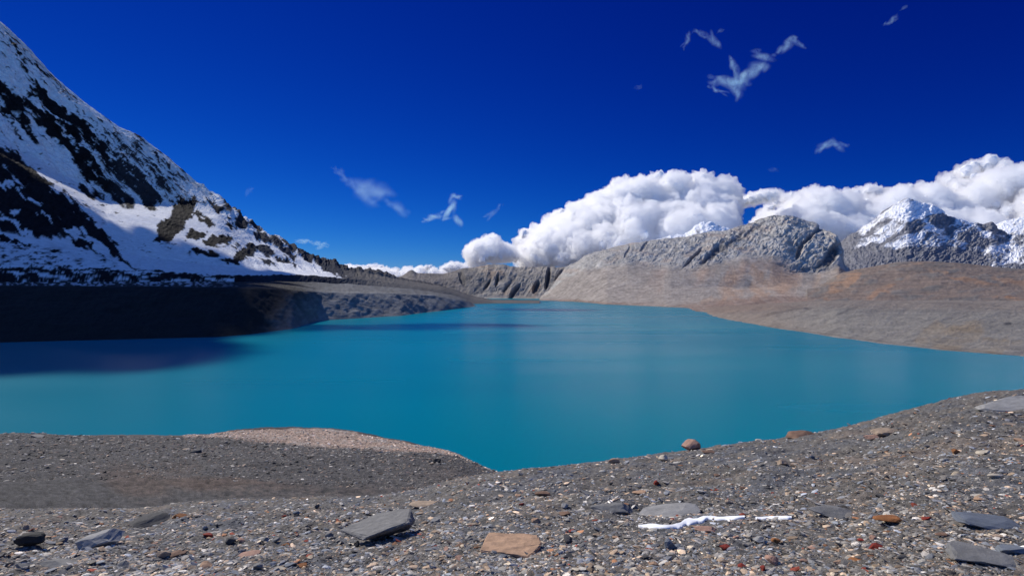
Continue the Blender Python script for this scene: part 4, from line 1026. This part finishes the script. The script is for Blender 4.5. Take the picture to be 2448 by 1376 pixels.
cumulus([(1056, 636), (1085, 622), (1115, 628), (1130, 640)], [(1056, 655), (1130, 660)], 15500, 'faint low cloud left of the small puffy cloud', 16, 8, 6, voxpx=2.2)

# thin wisps: loose vapour with no core
def wisp_mat(dens, noise, thr):
    m = bpy.data.materials.new('wisp_vapour'); m.use_nodes = True; nt = m.node_tree; nt.nodes.clear()
    out = nt.nodes.new('ShaderNodeOutputMaterial'); v = nt.nodes.new('ShaderNodeVolumePrincipled')
    v.inputs['Color'].default_value = (.60, .88, 1, 1); v.inputs['Anisotropy'].default_value = 0.45
    nt.links.new(v.outputs[0], out.inputs['Volume'])
    tc = nt.nodes.new('ShaderNodeTexCoord'); ln = nt.nodes.new('ShaderNodeVectorMath'); ln.operation = 'LENGTH'
    nt.links.new(tc.outputs['Object'], ln.inputs[0])
    fr = nt.nodes.new('ShaderNodeMapRange'); fr.interpolation_type = 'SMOOTHSTEP'
    fr.inputs['From Min'].default_value = 1.0; fr.inputs['From Max'].default_value = 0.0; fr.inputs['To Max'].default_value = dens
    nt.links.new(ln.outputs['Value'], fr.inputs['Value'])
    geo = nt.nodes.new('ShaderNodeNewGeometry'); n = nt.nodes.new('ShaderNodeTexNoise')
    n.inputs['Scale'].default_value = noise; n.inputs['Detail'].default_value = 5; n.inputs['Roughness'].default_value = .62; n.inputs['Distortion'].default_value = .8
    nt.links.new(geo.outputs['Position'], n.inputs['Vector'])
    mr = nt.nodes.new('ShaderNodeMapRange'); mr.inputs['From Min'].default_value = thr[0]; mr.inputs['From Max'].default_value = thr[1]
    nt.links.new(n.outputs['Fac'], mr.inputs['Value'])
    mu = nt.nodes.new('ShaderNodeMath'); mu.operation = 'MULTIPLY'
    try: m.cycles.volume_step_rate = 0.25
    except Exception as e: print('no step rate', e)
    nt.links.new(fr.outputs[0], mu.inputs[0]); nt.links.new(mr.outputs[0], mu.inputs[1]); nt.links.new(mu.outputs[0], v.inputs['Density'])
    return m
ball = bpy.data.meshes.new('strand'); ball.from_pydata(ICO2[0].tolist(), [], ICO2[1].tolist())
def wisp(blobs_, depth, dens, label, seed, thr=(.38, .68), ns=1.0):
    """thin vapour: soft-edged strands, densest along their middle"""
    k = depth/F
    c = np.mean([((b[0]+b[2])/2, (b[1]+b[3])/2) for b in blobs_], 0)
    root = bpy.data.objects.new('cloud', None); COL.objects.link(root)
    root.location = ((c[0]-CX)*k, depth, CAMZ + (HY-c[1])*k)
    tag(root, label, 'cloud', 'thin cloud wisps in the blue sky', 'thing')
    rng = np.random.default_rng(seed + 100)
    rm = float(np.mean([b[4] for b in blobs_]))
    mt = wisp_mat(dens*.33/(rm*k), ns/(11*k), (thr[0]-.10, thr[1]+.20))
    me = ball.copy(); me.materials.append(mt)
    for x0, y0, x1, y1, r in blobs_:
        L_ = math.hypot(x1-x0, y1-y0); ang = math.atan2(y1-y0, x1-x0)
        n = max(3, int(L_/(r*.55)))
        for i in range(n):
            t = (i + .5)/n + rng.uniform(-.3, .3)/n; off = rng.normal(0, .38)*r; taper = 1 - .55*abs(2*t-1)
            px = x0 + (x1-x0)*t - math.sin(ang)*off; py = y0 + (y1-y0)*t + math.cos(ang)*off
            o = bpy.data.objects.new('strand', me); COL.objects.link(o); o.parent = root
            o.location = Vector(((px-CX)*k, depth + rng.uniform(-.5, .5)*r*k, CAMZ + (HY-py)*k)) - root.location
            o.rotation_euler = (0, ang + rng.normal(0, .35), 0)
            o.scale = (r*rng.uniform(1.5, 2.9)*taper*k, r*taper*k, r*rng.uniform(.6, 1.3)*taper*k)
wisp([(1695, 192, 1790, 195, 13), (1750, 180, 1765, 235, 15), (1760, 185, 1835, 150, 17), (1750, 135, 1760, 175, 10), (1800, 128, 1850, 138, 12), (1858, 125, 1905, 85, 11), (1895, 90, 1925, 118, 7), (1690, 205, 1740, 225, 7)], 9000, 2.2, 'biggest torn wisp high in the right sky', 1)
wisp([(1630, 115, 1652, 75, 7), (1660, 72, 1688, 92, 8), (1700, 78, 1718, 112, 12), (1715, 75, 1730, 72, 5)], 9300, 1.1, 'faint broken wisp upper left of the biggest one', 2)
wisp([(2115, 62, 2145, 38, 8), (2158, 22, 2168, 12, 7)], 9500, 1.2, 'tiny faint wisp near the top right corner', 3)
wisp([(1948, 364, 1990, 336, 10), (1985, 338, 2026, 352, 9)], 9500, 2.0, 'small bent wisp between the biggest wisp and the cloud bank', 4)
wisp([(1843, 404, 1853, 404, 8)], 9500, .5, 'very faint dot of cloud left of the bent wisp', 5)
wisp([(1065, 528, 1085, 480, 12), (1078, 470, 1100, 466, 8), (1010, 528, 1062, 508, 8), (1092, 520, 1100, 535, 11)], 9200, 2.6, 'crisp three armed wisp left of centre over the far hills', 6, (.3, .6))
wisp([(1160, 524, 1190, 502, 8), (1190, 500, 1200, 488, 6)], 9200, .9, 'faint short wisp right of the three armed one', 7)
wisp([(795, 400, 840, 440, 10), (835, 440, 935, 462, 24), (850, 455, 900, 480, 18), (920, 480, 980, 510, 14)], 9600, .95, 'soft pale drifting wisp left of the three armed one', 8, (.25, .8), ns=.6)
wisp([(706, 575, 745, 578, 7), (745, 580, 786, 588, 7)], 9600, 1.8, 'flat thin cloud streak beside the mountain shoulder', 9, (.3, .6))
wisp([(586, 464, 604, 450, 8)], 9600, .35, 'barely visible fleck of cloud next to the mountain ridge', 10)
wisp([(1520, 210, 1532, 206, 8)], 9600, .35, 'barely visible fleck of cloud left of the biggest wisp', 11)

# unseen clouds added above the frame, shaped to shade the terrace and the water
def overhead(poly, z, label, seed, r, n, thin=False):
    rng = np.random.default_rng(seed); sh = z/math.tan(SUN_EL)
    ox, oy = math.sin(SUN_AZ)*sh, math.cos(SUN_AZ)*sh
    pg = np.array(poly, float); x0, y0 = pg.min(0); x1, y1 = pg.max(0)
    def inside(x, y):
        c = False; j = len(pg)-1
        for i in range(len(pg)):
            if (pg[i, 1] > y) != (pg[j, 1] > y) and x < (pg[j, 0]-pg[i, 0])*(y-pg[i, 1])/(pg[j, 1]-pg[i, 1]) + pg[i, 0]: c = not c
            j = i
        return c
    sp = []
    while len(sp) < n:
        x, y = rng.uniform(x0, x1), rng.uniform(y0, y1)
        if inside(x, y): sp.append((x+ox, y+oy, z + rng.uniform(-.6, .9)*r, r*rng.uniform(.6, 1.1)))
    root = bpy.data.objects.new('cloud', None); COL.objects.link(root)
    root.location = (sp[0][0], sp[0][1], z)
    tag(root, label, 'cloud', 'unseen clouds placed above the lake for their shadows', 'thing')
    if thin:
        bpy.data.objects.remove(root)
        me = blob_mesh(sp, r*.16, r*.4, seed, 1, r*.9); me.name = 'cloud'; me.materials.clear(); me.materials.append(vapour_mat('thin_vapour', 0.9/(2*r)))
        o = bpy.data.objects.new('cloud', me); COL.objects.link(o)
        tag(o, label, 'cloud', 'unseen clouds placed above the lake for their shadows', 'thing')
        return
    for nm, mat, shr in (('core', M_core, .85), ('vapour', M_vap, 1.1)):
        me = blob_mesh(sp, r*.16, r*.4, seed, shr, r*.9); me.name = nm; me.materials.clear(); me.materials.append(mat)
        o = bpy.data.objects.new(nm, me); COL.objects.link(o); o.parent = root; o.location = -root.location
overhead([(-1500, 430), (-900, 450), (-560, 470), (-330, 520), (-340, 640), (-400, 760), (-470, 1000), (-500, 1300), (-580, 1700), (-660, 2060), (-940, 2000), (-1060, 1970), (-1200, 1980), (-1330, 1880), (-1600, 1850), (-2600, 1500)], 2500,
         'big unseen cloud added to shade the dark moraine terrace, out of the picture', 41, 80, 900)
overhead([(-380, 900), (-150, 960), (20, 1010), (0, 1070), (-160, 1080), (-400, 1040)], 2500, 'narrow unseen cloud placed to shade the water off the terrace', 42, 42, 60, True)
overhead([(-60, 1750), (120, 1700), (230, 1760), (160, 1900), (-40, 1880)], 2600, 'small unseen cloud placed to shade the far end of the lake', 43, 42, 40, True)
